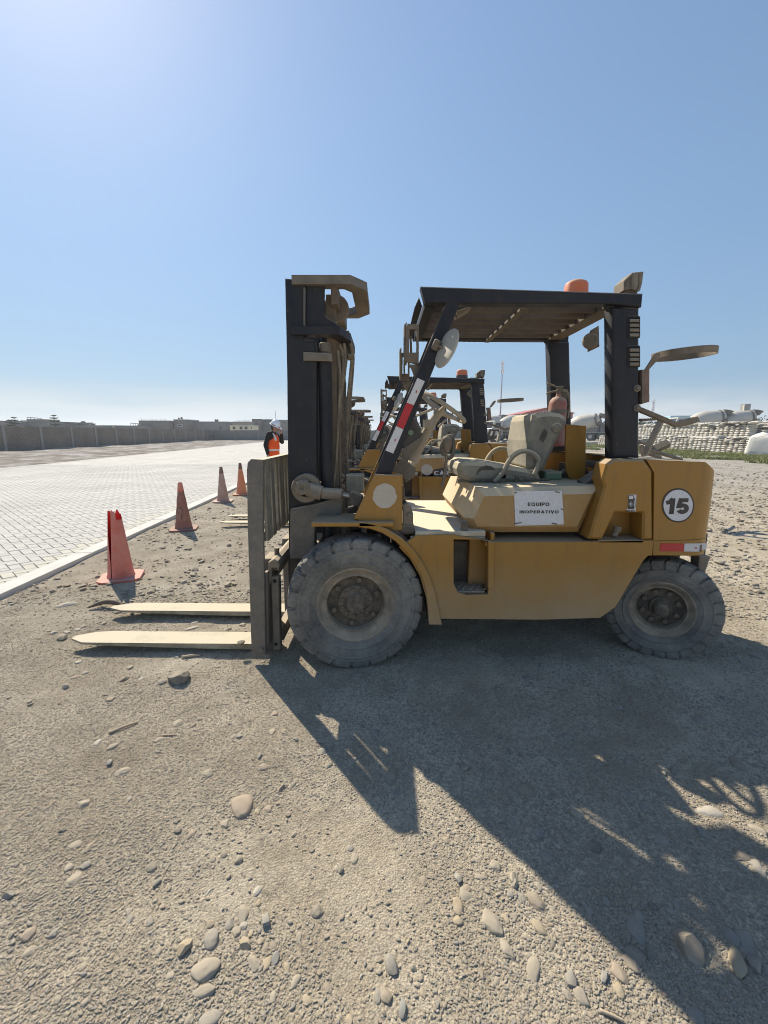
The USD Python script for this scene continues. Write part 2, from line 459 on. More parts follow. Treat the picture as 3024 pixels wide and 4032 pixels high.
def tyre(R, w, r0, lugs, slant=0.25):
    prof = [(r0, .40), (r0 + .012, .44), (r0 + .22 * (R - r0), .485), (r0 + .24 * (R - r0), .505), (r0 + .27 * (R - r0), .488), (r0 + .55 * (R - r0), .5), (r0 + .575 * (R - r0), .517), (r0 + .60 * (R - r0), .5), (R - .062, .487), (R - .055, .500), (R - .05, .475), (R - .03, .465), (R - .008, .44), (R, .40), (R + .004, .28), (R + .006, .14), (R + .006, .02)]
    prof = [(r, -y * w) for r, y in prof] + [(r, y * w) for r, y in prof[::-1]]
    per = 14
    n = lugs * per
    th = np.arange(n) / n * 2 * np.pi
    pr = np.array(prof)
    V = []
    rng = np.random.default_rng(5)
    for r, y in pr:
        side = 1 if y > 0 else 0
        ph = (th * lugs / (2 * np.pi) + 0.5 * side + slant * (1 - abs(y) / (w / 2)) * lugs / 12) % 1.0
        g = (np.abs(ph - 0.5) < 0.075).astype(float)
        on = 1.0 if r > R - .052 else 0.0
        if abs(y) < 0.10 * w:
            on = 0.0
        rr = r - g * on * (0.022 if r > R - .02 else 0.012)
        yy = y * (1 - g * on * (0.10 if r > R - .056 and abs(y) > .44 * w else 0.0))
        V.append(np.stack([rr * np.cos(th), yy, rr * np.sin(th)], 1))
    V = np.concatenate(V)
    Fc = []
    i = np.arange(n)
    j = (i + 1) % n
    for k in range(len(pr) - 1):
        A, B = k * n, (k + 1) * n
        Fc += [np.stack([A + i, B + j, A + j], 1), np.stack([A + i, B + i, B + j], 1)]
    return trimesh.Trimesh(V, np.concatenate(Fc), process=False)


def wheel_set(cx, cy, cz, R, w, r0, lugs, nuts, steer, which_side, bolts, label):
    """Tyre, rim, hub and nuts of one wheel; which_side -1 faces the camera."""
    M = trimesh.transformations.rotation_matrix(steer, [0, 0, 1])
    if which_side > 0:
        M = M @ trimesh.transformations.rotation_matrix(math.pi, [0, 0, 1])
    M[:3, 3] = (cx, cy, cz)
    def tr(m):
        m = m.copy(); m.apply_transform(M); return m
    ty = tyre(R, w, r0, lugs)
    k = F("wheel", tr(ty), "rubber", smooth=38, label=label)
    y0 = -w * 0.40
    prof = [(r0 + .010, -.02), (r0 + .010, 0.0), (r0 - .004, .006), (r0 - .018, -.006), (r0 - .026, -.02), (r0 * .80, -.028), (r0 * .765, -.024), (r0 * .745, -.03), (r0 * .735, -.085)]
    ri = r0 * .735
    hr = .112 if bolts else .070
    rim = lathe(prof, 56, (0, -1, 0), (0, y0, 0))
    F("rim", tr(rim), "rim_steel", k, 40)
    hub = lathe([(ri + .002, -.083), (hr, -.078), (hr - .004, -.050), (.062 if bolts else .05, -.048), (.055 if bolts else .042, -.02 if bolts else .01), (.03, -.018 if bolts else .02), (.0, -.016 if bolts else .022)], 40, (0, -1, 0), (0, y0, 0))
    F("hub", tr(hub), "hub_steel", k, 30)
    rn = (ri + hr) / 2
    for a in range(nuts):
        t = a / nuts * 2 * math.pi + 0.35
        F("wheel_nut", tr(hexbolt((rn * math.cos(t), y0 + .080, rn * math.sin(t)), (0, -1, 0), .017, .024)), "brown_steel", k)
    for a in range(bolts):
        t = a / bolts * 2 * math.pi
        F("hub_bolt", tr(hexbolt((.086 * math.cos(t), y0 + .049, .086 * math.sin(t)), (0, -1, 0), .010, .012)), "brown_steel", k)
    return k


ZONE[0] = "wheel"
fc = on_y("w", (814, 808), 2.49)
FWX, FWZ = fc[0], 0.412
wheel_set(FWX, 2.48 + .125, FWZ, .418, .25, .238, 21, 6, 0.12, -1, 11, None)
wheel_set(FWX, 2 * YC - 2.48 - .125, FWZ, .418, .25, .238, 21, 6, 0.0, 1, 11, None)
rc = on_y("5", (955, 1535), 2.60)
ST = -math.radians(27)
RWX, RWZ = rc[0], 0.328
wheel_set(RWX + .10 * math.sin(-ST) * 1.0, 2.60 + .10, RWZ, .332, .20, .186, 25, 8, ST, -1, 0, "rear wheel turned outward")
wheel_set(RWX + .05, 2 * YC - 2.70, RWZ, .332, .20, .186, 25, 8, ST, 1, 0, None)

ZONE[0] = ""
# --- body side, step well and rear panel
side = pts("s", [(1640, 2108), (1782, 2105), (1946, 2134), (2318, 2133)], YB)
side = np.vstack([side, pts("5", [(868, 880), (856, 1018), (818, 1020), (775, 1065), (700, 1185), (520, 1490), (380, 1590)], YB),
                  pts("s", [(2120, 2440), (1720, 2436)], YB), pts("3", [(1545, 1385), (1520, 1180), (1470, 1010), (1395, 880), (1310, 790)], YB)])
hole = pts("4", [(441, 885), (690, 890), (765, 905), (765, 1400), (560, 1405), (480, 1380), (441, 1300)], YB)
body = F("body_side", slab_hole(side, [hole], YB, YB + .03), "yellow_paint")
F("body_side", mirror(slab_hole(side, [], YB, YB + .03), YC), "yellow_paint")
hx0, hx1 = hole[:, 0].min(), hole[:, 0].max()
hz0, hz1 = hole[:, 1].min(), hole[:, 1].max()
well = cat(box(hx0 - .03, hx1 + .03, YB + .25, YB + .27, hz0 - .03, hz1 + .03), box(hx0 - .03, hx0 - .005, YB + .03, YB + .25, hz0 - .03, hz1 + .03),
           slab(np.array([(hx1 - .10, hz0 - .02), (hx1 + .02, hz0 - .02), (hx1 + .02, hz1 + .02), (hx1 - .10, hz1 + .02)]), YB + .14, YB + .248), box(hx1 + .005, hx1 + .03, YB + .03, YB + .25, hz0 - .03, hz1 + .03))
F("step_well", well, "yellow_paint", body)
stp = F("step_plate", box(hx0, hx1 - .02, YB + .005, YB + .248, hz0 + .005, hz0 + .022), "dark_steel", body)
for i in range(5):
    for j in range(3):
        px, py = hx0 + .03 + i * .045 + (j % 2) * .02, YB + .035 + j * .045
        F("step_stud", lathe([(.009, 0), (.006, .008), (0, .009)], 8, None, (px, py, hz0 + .022)), "dusty_steel", stp)
tank_edge = pts("4", [(765, 905), (822, 915), (822, 1330), (765, 1360)], YB - .012)
F("panel_edge", slab(tank_edge, YB - .010, YB - .001, .003), "yellow_paint", body)
# deck over the chassis and the floor plate
dk = on_y("s", (1640, 2106), YB)
dkr = on_y("s", (2318, 2133), YB)
hz = on_y("s", (1946, 2134), YB)
zdeck = hz[1]
F("deck", box(on_y("s", (1946, 2134), YB)[0] - .05, dkr[0], YB + .012, 2 * YC - YB - .012, zdeck - .03, zdeck - .004), "yellow_paint")
zfl = on_y("13", (410, 1395), YB)[1]
xa, xb = on_y("13", (408, 1400), YB)[0], on_y("s", (1946, 2134), YB)[0] - .052
flp = F("floor_plate", box(xa, xb, YB + .01, 2 * YC - YB - .01, zfl - .03, zfl), "floor_dust", label="dusty cream floor plate")
F("kick_ledge", box(xa - .03, xb, YB + .01, YB + .035, zfl - .05, zfl - .032), "dusty_steel", flp)
lt = on_y("13", (1325, 1330), YB + .04)
F("hood_latch", cat(box(lt[0] - .02, lt[0] + .02, YB + .03, YB + .07, zfl - .0, zfl + .055), cyl((lt[0], YB + .02, zfl + .05), (lt[0], YB + .08, zfl + .05), .012)), "dark_steel")
# fender: arch flange round the wheel and lip in front
arc_in = pts("3", [(1000, 636), (1090, 648), (1180, 680), (1280, 742), (1370, 830), (1440, 930), (1490, 1030), (1522, 1150), (1540, 1385)], YB - .015)
arc_out = pts("3", [(1000, 590), (1120, 612), (1225, 652), (1330, 718), (1420, 808), (1492, 910), (1548, 1020), (1585, 1130), (1640, 1385)], YB - .015)
F2("fender_flange", slab(np.vstack([arc_in, arc_out[::-1]]), YB - .02, YB - .002, .005), "yellow_paint")
liner_o = arc_in + np.array([0, .004])
liner = np.vstack([arc_in, (arc_in + (arc_in - np.array([FWX, FWZ])) / np.linalg.norm(arc_in - np.array([FWX, FWZ]), axis=1, keepdims=True) * .02)[::-1]])
F2("wheel_arch", slab(liner, YB + .002, YB + .30, .002), "dark_steel")
zf = on_y("10", (380, 800), YB - .02)
xr = on_y("10", (1480, 800), YB - .02)[0]
F2("fender", slab(np.array([(zf[0], zf[1] - .014), (xr - .06, zf[1] - .014), (xr - .06, zf[1] + .012), (zf[0], zf[1] + .012)]), YB - .02, YB + .28, .004), "yellow_paint")

# --- front cowl with the worn disc, dash, steering
cowl = pts("3", [(1120, 232), (1336, 234), (1336, 655), (1300, 668), (1180, 640), (960, 572)], 2.565)
ck = F2("cowl", slab(cowl, 2.565, 2.62, .005), "yellow_paint")
F("cowl_front", cat(slab(pts("3", [(1120, 236), (1140, 236), (985, 578), (962, 574)], 2.565), 2.622, 2.70, .003)), "fork_steel")
wd = pts("3", [(1200 + 92 * (1 + .025 * math.sin(5 * a) + .03 * math.sin(11 * a + 1)) * math.cos(a), 395 + 96 * (1 + .02 * math.sin(7 * a)) * math.sin(a)) for a in np.arange(48) / 48 * 2 * math.pi], 2.565)
F("number_disc", slab(wd, 2.5635, 2.5648, .0005), "worn_white", ck, label="white number disc worn blank", which="first")
hb = on_y("3", (1380, 520), 2.60)
hz0_ = on_y("3", (1380, 690), 2.60)
F2("hinge_bracket", cat(slab(pts("3", [(1340, 690), (1340, 470), (1372, 455), (1405, 480), (1418, 530), (1418, 690)], 2.585), 2.585, 2.64, .004), cyl((hb[0] + .01, 2.565, hb[1] - .012), (hb[0] + .01, 2.60, hb[1] - .012), .013)), "brown_steel")
F2("hinge_block", slab(pts("10", [(1425, 815), (1600, 815), (1615, 900), (1425, 900)], 2.57), 2.57, 2.66, .004), "dark_steel")
dash = pts("c", [(1000, 878), (1060, 890), (1135, 1050), (1130, 1230), (1045, 1330), (940, 1410), (830, 1320), (815, 1240), (880, 1080)], 2.85)
dsh = F("dashboard", slab(dash, 2.85, 3.45, .02), "black_plastic")
F("dash_button", lathe([(.0001, .004), (.016, .004), (.018, 0)], 20, (0, -1, 0), (on_y("c", (985, 1120), 2.846)[0], 2.847, on_y("c", (985, 1120), 2.846)[1])), "green_plastic", dsh)
F("dash_bracket", slab(pts("1", [(1085, 1580), (1170, 1478), (1268, 1555), (1258, 1620), (1190, 1660), (1172, 1600)], 2.80), 2.80, 2.83, .003), "brown_steel")
F("dash_strut", slab(pts("1", [(1165, 1420), (1300, 1330), (1325, 1345), (1215, 1500), (1200, 1560), (1168, 1520)], 2.83), 2.84, 2.88, .004), "brown_steel")
sw = on_y("11", (392, 285), YC)
swn = np.array([math.sin(math.radians(33)), 0, math.cos(math.radians(33))])
swM = frame_to(swn, (0, 1, 0))
swc = np.array([sw[0], YC, sw[1]])
ring = tube([(0.185 * math.cos(a), 0.185 * math.sin(a), 0) for a in np.arange(40) / 40 * 2 * math.pi], .0155, 10, True)
ring.apply_transform(swM); ring.apply_translation(swc)
swk = F("steering_wheel", ring, "wheel_plastic", smooth=True)
for k in range(3):
    a = k * 2 * math.pi / 3 + .5
    sp = tube([(0.02 * math.cos(a), 0.02 * math.sin(a), -.035), (.1 * math.cos(a), .1 * math.sin(a), -.022), (.184 * math.cos(a), .184 * math.sin(a), 0)], [.017, .014, .011], 8)
    sp.apply_transform(swM); sp.apply_translation(swc)
    F("spoke", sp, "wheel_plastic", swk, True)
hubm = lathe([(.0, -.005), (.035, -.012), (.042, -.035), (.03, -.07)], 20)
hubm.apply_transform(swM); hubm.apply_translation(swc)
F("horn_pad", hubm, "wheel_plastic", swk, 40)
c1 = on_y("11", (70, 880), YC)
colm = tube([swc - swn * .06, swc - swn * .16, np.array([sw[0] - .17, YC, sw[1] - .30]), np.array([c1[0], YC, c1[1]])], [.03, .034, .036, .04], 14)
F("steering_column", colm, "wheel_plastic", smooth=40)
for (p, q) in (((300, 300), (110, 380)), ((430, 420), (350, 500))):
    a, b = on_y("11", p, YC - .05), on_y("11", q, YC - .1)
    F("column_lever", tube([(a[0], YC - .05, a[1]), (b[0], YC - .1, b[1])], .009, 8), "wheel_plastic", smooth=True)
a, b = on_y("11", (232, 430), YC - .12), on_y("11", (200, 530), YC - .12)
F("column_switch", box(b[0] - .005, a[0] + .045, YC - .14, YC - .08, b[1] + .01, a[1] + .005), "wheel_plastic")
for k, dx in enumerate((0, .07, .14)):
    a = on_y("11", (430, 990), YC - .35)
    b = on_y("11", (440, 800), YC - .35)
    if k == 0:
        lev = tube([(a[0] - .02, YC - .33, a[1] - .1), (a[0], YC - .33, a[1]), (b[0], YC - .33, b[1])], [.012, .012, .011], 8)
        lk = F("control_lever", lev, "brown_steel", smooth=True)
        ring2 = smoothpath([on3 for on3 in [(*on_y("11", q, YC - .33)[[0]], YC - .33, on_y("11", q, YC - .33)[1]) for q in ((440, 800), (395, 790), (385, 710), (430, 620), (490, 610), (512, 690), (500, 810), (455, 850))]], 5)
        F("lever_guard", tube(ring2, .013, 8), "black_plastic", lk, True)
        F("lever_knob", tube([on3 for on3 in [(*on_y("11", q, YC - .33)[[0]], YC - .33, on_y("11", q, YC - .33)[1]) for q in ((440, 600), (442, 630), (446, 690), (448, 780))]], [.02, .034, .034, .015], 12), "brown_steel", lk, True)

# --- hood with the notice
hood_p = np.array([on_y("s", p, 2.60) for p in [(1888, 1925), (2378, 1914), (2288, 2101), (1862, 2101), (1833, 2043)]])
hd = F("hood", slab(hood_p, 2.595, 2 * YC - 2.595, .045), "yellow_dusty")
ysgn = 2.594
F("notice", slab(pts("4", [(1003, 436), (1225, 432), (1450, 431), (1462, 600), (1468, 745), (1240, 752), (1016, 758), (1010, 600)], ysgn), ysgn - .003, ysgn - .001, .0004), "sticker_white", hd, label="white paper notice reading EQUIPO INOPERATIVO", which="first")
nk = len(FL) - 1
F("notice_lettering", cat(text_fit("EQUIPO", "4", (1132, 541, 1337, 578), ysgn - .0032, .0008), text_fit("INOPERATIVO", "4", (1055, 610, 1424, 650), ysgn - .0032, .0008)), "ink_black", hd, which="first")
for (p0, p1) in (((1010, 740), (1075, 728)), ((1355, 735), (1405, 742)), ((1385, 440), (1430, 450)), ((1440, 600), (1462, 610)), ((1005, 452), (1030, 448))):
    a, b = on_y("4", p0, ysgn), on_y("4", p1, ysgn)
    F("torn_tape", slab(np.array([(a[0], a[1] - .004), (b[0], b[1] - .003), (b[0], b[1] + .004), (a[0], a[1] + .005)]), ysgn - .0042, ysgn - .0034, .0002), "dusty_steel", hd, which="first")
sd = pts("13", ellipse("13", 735, 235, 98, 102), 6.492)
F("number_disc", moved(slab(sd, 6.489, 6.4915, .0005), (0, -3.90, 0)), "worn_white", hd, which="second")
F("hood_decal", moved(slab(pts("13", [(850, 235), (1200, 150), (1200, 340), (1120, 345), (900, 470), (840, 330)], 6.494), 6.490, 6.4925, .0005), (0, -3.90, 0)), "ink_black", hd, which="second")
F("hood_lettering", moved(text_fit("CAT", "13", (850, 245, 1105, 335), 6.489, .001), (0, -3.90, 0)), "sticker_white", hd, which="second")

# --- seat
Y0S, Y1S = 2.90, 3.42
cush = pts("4", [(478, 235), (500, 180), (560, 156), (760, 165), (1000, 205), (1130, 225), (1240, 262), (1262, 330), (1240, 362), (640, 352), (540, 330), (490, 300)], Y0S)
seat = F("seat_cushion", slab(cush, Y0S, Y1S, .028), "seat_vinyl")
pipe = np.array([(p[0], Y0S + .045, p[1]) for p in pts("4", [(530, 235), (560, 190), (640, 178), (800, 190), (1000, 222), (1120, 245)], Y0S)])
F("piping", tube(smoothpath(pipe, 5), .006, 6), "seat_vinyl", seat, True)
tear = pts("4", [(690, 215), (740, 195), (800, 205), (835, 240), (760, 238), (700, 240), (672, 262), (660, 290), (652, 280), (668, 235)], Y0S)
F("seat_tear", slab(tear, Y0S - .003, Y0S - .0005, .0008), "black_plastic", seat)
back = pts("12", [(350, 108), (420, 84), (560, 72), (690, 88), (760, 130), (782, 185), (760, 250), (690, 370), (620, 520), (540, 700), (478, 850), (300, 830), (252, 790), (258, 600), (272, 450), (300, 300), (322, 180)], Y0S)
bk = F("backrest", slab(back, Y0S, Y1S, .028), "seat_vinyl")
kn = on_y("12", (632, 282), Y0S)
F("recline_knob", lathe([(.0, .022), (.012, .022), (.016, .014), (.026, .014), (.034, .006), (.036, .0)], 24, (0, -1, 0), (kn[0], Y0S - .001, kn[1])), "seat_vinyl", bk, 40)
tear2 = pts("12", [(480, 292), (492, 310), (518, 335), (500, 400), (455, 478), (440, 450), (405, 440), (440, 350)], Y0S)
F("seat_tear", slab(tear2, Y0S - .003, Y0S - .0005, .0008), "black_plastic", bk)
arm = np.array([(p[0], 2.87, p[1]) for p in pts("4", [(820, 355), (900, 262), (955, 160), (1020, 90), (1100, 62), (1180, 84), (1232, 140), (1225, 205), (1195, 290)], 2.87)])
F2("armrest", tube(smoothpath(arm, 5), .0165, 10), "seat_vinyl", smooth=True)
sx0, sx1 = on_y("4", (640, 370), 2.95)[0], on_y("4", (1300, 370), 2.95)[0]
szb = on_y("4", (900, 345), 2.95)[1]
hzt = on_y("s", (2100, 1921), 2.60)[1]
sb = F("seat_base", box(sx0, sx1, 2.96, 3.36, hzt - .02, szb + .01), "dark_steel")
for yy in (2.93, 3.37):
    F("seat_rail", box(sx0 - .12, sx1 + .02, yy, yy + .03, hzt - .005, hzt + .02), "dark_steel", sb)
F("seat_bracket", box(sx0 + .13, sx0 + .2, 2.90, 2.95, hzt, hzt + .055), "dusty_steel", sb)
F("seat_bracket", cat(box(sx0 + .26, sx0 + .32, 2.89, 2.95, hzt + .0, hzt + .05), cyl((sx0 + .29, 2.875, hzt + .03), (sx0 + .29, 2.90, hzt + .03), .016)), "dusty_steel", sb)
a = on_y("12", (470, 960), 3.0); b = on_y("12", (705, 850), 3.0)
F("green_box", box(a[0], b[0], 2.98, 3.2, a[1], b[1], .012), "green_plastic", label="dark green plastic box behind the seat")

# --- rear fender panel (near and far) with the filler recess, deck behind
zt_top = on_y("5", (650, 140), YB)[1]
rp = pts("5", [(275, 868), (418, 388), (398, 322), (440, 180), (520, 138), (785, 138), (862, 245), (866, 876)], YB - .003)
rhole = pts("5", [(398, 876), (440, 790), (518, 626), (765, 626), (774, 640), (770, 876)], YB - .003)
rhole2 = rhole.copy()
g = Polygon(rp).difference(Polygon(rhole))
g = max(getattr(g, "geoms", [g]), key=lambda q: q.area)
rpk = F("rear_panel", slab(np.array(g.exterior.coords)[:-1], YB - .003, YB + .14, .012), "yellow_paint")
F("rear_panel", mirror(slab(rp, YB - .003, YB + .14, .012), YC), "yellow_paint")
rx0, rx1, rz0, rz1 = rhole[:, 0].min(), rhole[:, 0].max(), rhole[:, 1].min(), rhole[:, 1].max()
F("filler_recess", cat(box(rx0 - .02, rx1 + .03, YB + .142, YB + .155, rz0 - .03, rz1 + .02), box(rx0 - .02, rx1 + .01, YB + .0, YB + .141, rz0 - .02, rz0 - .002)), "yellow_paint", rpk)
fcp = on_y("5", (515, 845), YB + .06)
F("filler_cap", cat(cyl((fcp[0], YB + .07, fcp[1]), (fcp[0] + .012, YB + .07, fcp[1] + .03), .017), cyl((fcp[0] + .012, YB + .07, fcp[1] + .03), (fcp[0] + .018, YB + .07, fcp[1] + .062), .024, 14, .004)), "dusty_steel", rpk)
dl = YB - .0035
F("fuel_label", slab(pts("5", [(640, 462), (711, 460), (706, 618), (640, 612), (615, 600), (633, 585)], dl), dl - .0012, dl - .0004, .0002), "sticker_white", rpk, which="first")
pump = cat(slab(pts("5", [(640, 466), (688, 466), (688, 592), (633, 592)], dl), dl - .0022, dl - .0014, .0002),
           slab(pts("5", [(690, 490), (700, 497), (703, 575), (696, 583), (690, 575), (697, 570), (694, 510), (690, 505)], dl), dl - .0022, dl - .0014, .0002))
F("fuel_symbol", pump, "ink_black", rpk, which="first")
F("fuel_lettering", cat(text_fit("D", "5", (653, 535, 669, 558), dl - .0032, .0006), slab(pts("5", [(643, 472), (680, 472), (680, 500), (643, 500)], dl), dl - .0032, dl - .0024, .0002)), "sticker_white", rpk, which="first")
dm = [np.array((662, 522)), np.array((684, 546)), np.array((662, 572)), np.array((640, 546))]
F("fuel_diamond", cat(*[slab(pts("5", [dm[i], dm[(i + 1) % 4], (dm[(i + 1) % 4] - (662, 546)) * .86 + (662, 546), (dm[i] - (662, 546)) * .86 + (662, 546)], dl), dl - .0032, dl - .0024, .0002) for i in range(4)]), "sticker_white", rpk, which="first")
F("fuel_word", text_fit("DIESEL", "5", (618, 600, 704, 616), dl - .0022, .0006), "ink_black", rpk, which="first")

# --- counterweight
cw = pts("5", [(800, 140), (1340, 163), (1452, 244), (1462, 340), (1440, 866), (862, 884), (870, 262)], YB)
def rounded_block(side, y0, y1, rr_):
    """A side profile run from y0 to y1 whose two corners at the rear are rounded in plan."""
    a_ = side[:, 0].min() - .01
    b_ = side[:, 0].max() + .012
    plan = [(a_, y0), (b_ - rr_, y0)] + [(b_ - rr_ + rr_ * math.sin(t), y0 + rr_ - rr_ * math.cos(t)) for t in np.linspace(.1, math.pi / 2, 9)] + [(b_ - rr_ + rr_ * math.cos(t), y1 - rr_ + rr_ * math.sin(t)) for t in np.linspace(0, math.pi / 2 - .1, 9)] + [(b_ - rr_, y1), (a_, y1)]
    zl, zh = side[:, 1].min() - .1, side[:, 1].max() + .1
    P_ = m3.Manifold.extrude(m3.CrossSection([np.array(plan)]), zh - zl).translate((0, 0, zl))
    q_ = np.array(side)
    if Polygon(q_).exterior.is_ccw is False:
        q_ = q_[::-1]
    S_ = m3.Manifold.extrude(m3.CrossSection([q_]), y1 - y0 + .2).rotate((90, 0, 0)).translate((0, y1 + .1, 0))
    mm = (P_ ^ S_).to_mesh()
    return trimesh.Trimesh(np.array(mm.vert_properties[:, :3]), np.array(mm.tri_verts), process=True)


cwm = rounded_block(cw + np.array([.004, 0]), YB, 2 * YC - YB, .15)
cwk = F("counterweight", cwm, "yellow_paint", smooth=32)
cl = pts("5", [(866, 888), (1424, 872), (1440, 885), (1430, 985), (1402, 1022), (862, 1018)], YB)
F("counterweight_foot", rounded_block(cl + np.array([.004, 0]), YB + .004, 2 * YC - YB - .004, .15), "yellow_paint", cwk, 32)
F2("tow_bracket", slab(pts("5", [(1292, 1024), (1395, 1030), (1335, 1200), (1280, 1150)], 2.62), 2.62, 2.70, .004), "dusty_steel", cwk)
disc = pts("5", ellipse("5", 1092, 558, 148, 157, 56), YB)
disc_i = pts("5", ellipse("5", 1092, 558, 134, 143, 56), YB)
F("number_plate", slab(disc, YB - .0025, YB - .0012, .0003), "ink_black", cwk, label="white disc with a black rim and the number 15", which="first")
F("disc_face", slab(disc_i, YB - .0037, YB - .0027, .0003), "sticker_white", cwk, which="first")
F("number", text_fit("15", "5", (966, 486, 1206, 638), YB - .0040, .001, .125), "ink_black", cwk, which="first")
sm = pts("5", [(1225, 505), (1262, 480), (1300, 520), (1345, 520), (1352, 580), (1290, 606), (1240, 600), (1215, 560)], YB)
tp = YB + .0035
F("red_tape", slab(pts("5", [(932, 906), (1150, 908), (1144, 980), (926, 978)], tp), tp - .002, tp - .0005, .0003), "tape_red", cwk)
F("white_tape", slab(pts("5", [(1152, 908), (1357, 905), (1352, 962), (1310, 968), (1290, 984), (1146, 980)], tp), tp - .002, tp - .0005, .0003), "tape_white", cwk)
F("tape_scuff", slab(pts("5", [(1292, 920), (1312, 918), (1308, 985), (1286, 983)], tp), tp - .003, tp - .0022, .0002), "rust_red", cwk)
F("tape_mark", slab(pts("5", [(1243, 943), (1266, 942), (1266, 954), (1243, 955)], tp), tp - .003, tp - .0022, .0002), "tape_red", cwk)

# --- overhead guard
post = pts("1", [(1497, 330), (1592, 346), (1088, 1602), (970, 1594)], YG)
pk = F2("guard_post", slab(post, YG, YG + .085, .006), "navy_paint")
yt = YG - .0006
F("white_tape", slab(pts("1", [(1278, 899), (1332, 925), (1252, 1098), (1200, 1078)], yt), yt - .002, yt, .0004), "tape_white", pk)
F("red_tape", slab(pts("1", [(1199, 1079), (1251, 1099), (1178, 1272), (1125, 1249)], yt), yt - .002, yt, .0004), "tape_red", pk)
F("white_tape", slab(pts("1", [(1124, 1250), (1177, 1273), (1103, 1449), (1046, 1425)], yt), yt - .002, yt, .0004), "tape_white", pk)
for (x, y) in ((1271, 1000), (1117, 1352)):
    F("tape_mark", slab(pts("1", [(x - 2, y - 10), (x + 6, y - 7), (x + 1, y + 10), (x - 7, y + 7)], yt), yt - .003, yt - .0022, .0002), "tape_red", pk)
rail = pts("2", [(130, 156), (1207, 191), (1201, 256), (1060, 241), (152, 236)], YG - .004)
F2("guard_rail", slab(rail, YG - .004, YG + .075, .006), "navy_paint")
rz_t, rz_b = rail[:, 1].max(), on_y("2", (600, 238), YG)[1]
xf = on_y("7", (160, 330), YG)[0]
xre = on_y("2", (1130, 220), YG)[0]
vis = pts("7", [(148, 285), (185, 390), (100, 400)], YG + .01)
F("guard_visor", slab(vis, YG + .08, 2 * YC - YG - .08, .004), "navy_paint")
xb0, xb1 = on_y("7", (215, 400), YG)[0], on_y("7", (320, 400), YG)[0]
F("front_beam", box(xb0, xb1, YG + .076, 2 * YC - YG - .076, rz_b - .01, rz_b + .05), "navy_paint")
xr0 = on_y("8", (430, 470), YG)[0]
F("rear_beam", box(xr0, xre + .02, YG + .076, 2 * YC - YG - .076, rz_b - .005, rz_t - .015), "roof_brown")
ys = np.linspace(YG + .19, 2 * YC - YG - .17, 6)
for y in ys:
    F("roof_slat", box(xb1 + .002, xr0 - .002, y - .008, y + .008, rz_b - .004, rz_b + .052, .003), "roof_brown")
xc = on_y("7", (1270, 430), YG + .08)[0]
F("roof_crossbar", box(xc - .018, xc + .018, YG + .076, 2 * YC - YG - .076, rz_b - .022, rz_b - .006), "roof_brown")
gs = on_y("7", (560, 480), YG + .1)
F2("roof_gusset", slab(np.array([(gs[0] - .01, rz_b - .02), (gs[0] + .05, rz_b - .002), (gs[0] + .08, rz_b - .002), (gs[0] + .0, rz_b - .045)]), YG + .08, YG + .2, .003), "brown_steel")
pil = pts("8", [(446, 432), (752, 436), (748, 1790), (750, 2080), (452, 2086)], YG)
plk = F2("guard_pillar", slab(pil, YG, YG + .115, .02), "navy_paint", smooth=60)
F2("pillar_gusset", slab(pts("8", [(380, 428), (470, 428), (450, 560), (432, 490)], YG + .03), YG + .03, YG + .07, .004), "navy_paint")
for (yv0, yv1) in ((535, 782), (855, 1098)):
    fr = pts("8", [(615, yv0), (735, yv0 + 3), (745, yv0 + 15), (745, yv1 - 15), (735, yv1 - 3), (618, yv1), (604, yv1 - 14), (604, yv0 + 14)], YG)
    vk = F("vent_frame", slab(fr, YG - .005, YG - .001, .002), "navy_paint", plk)
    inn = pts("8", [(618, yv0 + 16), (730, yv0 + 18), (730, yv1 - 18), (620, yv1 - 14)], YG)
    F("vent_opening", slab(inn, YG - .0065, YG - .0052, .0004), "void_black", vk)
    for i in range(4):
        ya = yv0 + 18 + 22 + (yv1 - yv0 - 40) * i / 4
        lv = pts("8", [(622, ya), (726, ya), (728, ya + 34), (624, ya + 34)], YG)
        F("louvre", slab(lv, YG - .014, YG - .0068, .003), "dusty_steel", vk)
for (x, y) in ((718, 1325), (718, 1540)):
    b = on_y("8", (x, y), YG)
    F("bolt", cat(hexbolt((b[0], YG - .001, b[1]), (0, -1, 0), .012, .014), lathe([(.0, .003), (.02, .003), (.021, 0)], 18, (0, -1, 0), (b[0], YG, b[1]))), "dusty_steel", plk)
# bracket with the ring, bent bar
rb = F("ring_bracket", slab(pts("8", [(756, 1122), (852, 1118), (850, 1380), (856, 1395), (850, 1470), (756, 1500)], YG + .02), YG + .02, YG + .06, .003), "rust_red", label="rust red plate bracket on the rear pillar")
F("bracket_strip", slab(pts("8", [(762, 1126), (780, 1124), (780, 1482), (762, 1488)], YG + .015), YG + .008, YG + .018, .002), "dusty_steel", rb)
F("bracket_arm", slab(pts("8", [(798, 1120), (850, 1118), (925, 1035), (975, 965), (960, 925), (905, 955)], YG + .05), YG + .05, YG + .058, .002), "brown_steel", rb)
rcn = on_y("8", (1222, 950), 2.80)
tilt = 0.06
rr = .172
ang = np.arange(56) / 56 * 2 * math.pi
ro, h2 = rr, .019
V = []
for (r_, hh) in ((ro, h2), (ro, -h2), (ro - .005, -h2), (ro - .005, h2)):
    V.append(np.stack([rcn[0] + r_ * np.cos(ang), 2.80 + r_ * np.sin(ang), rcn[1] + hh + tilt * r_ * np.cos(ang)], 1))
V = np.concatenate(V)
i = np.arange(56); j = (i + 1) % 56
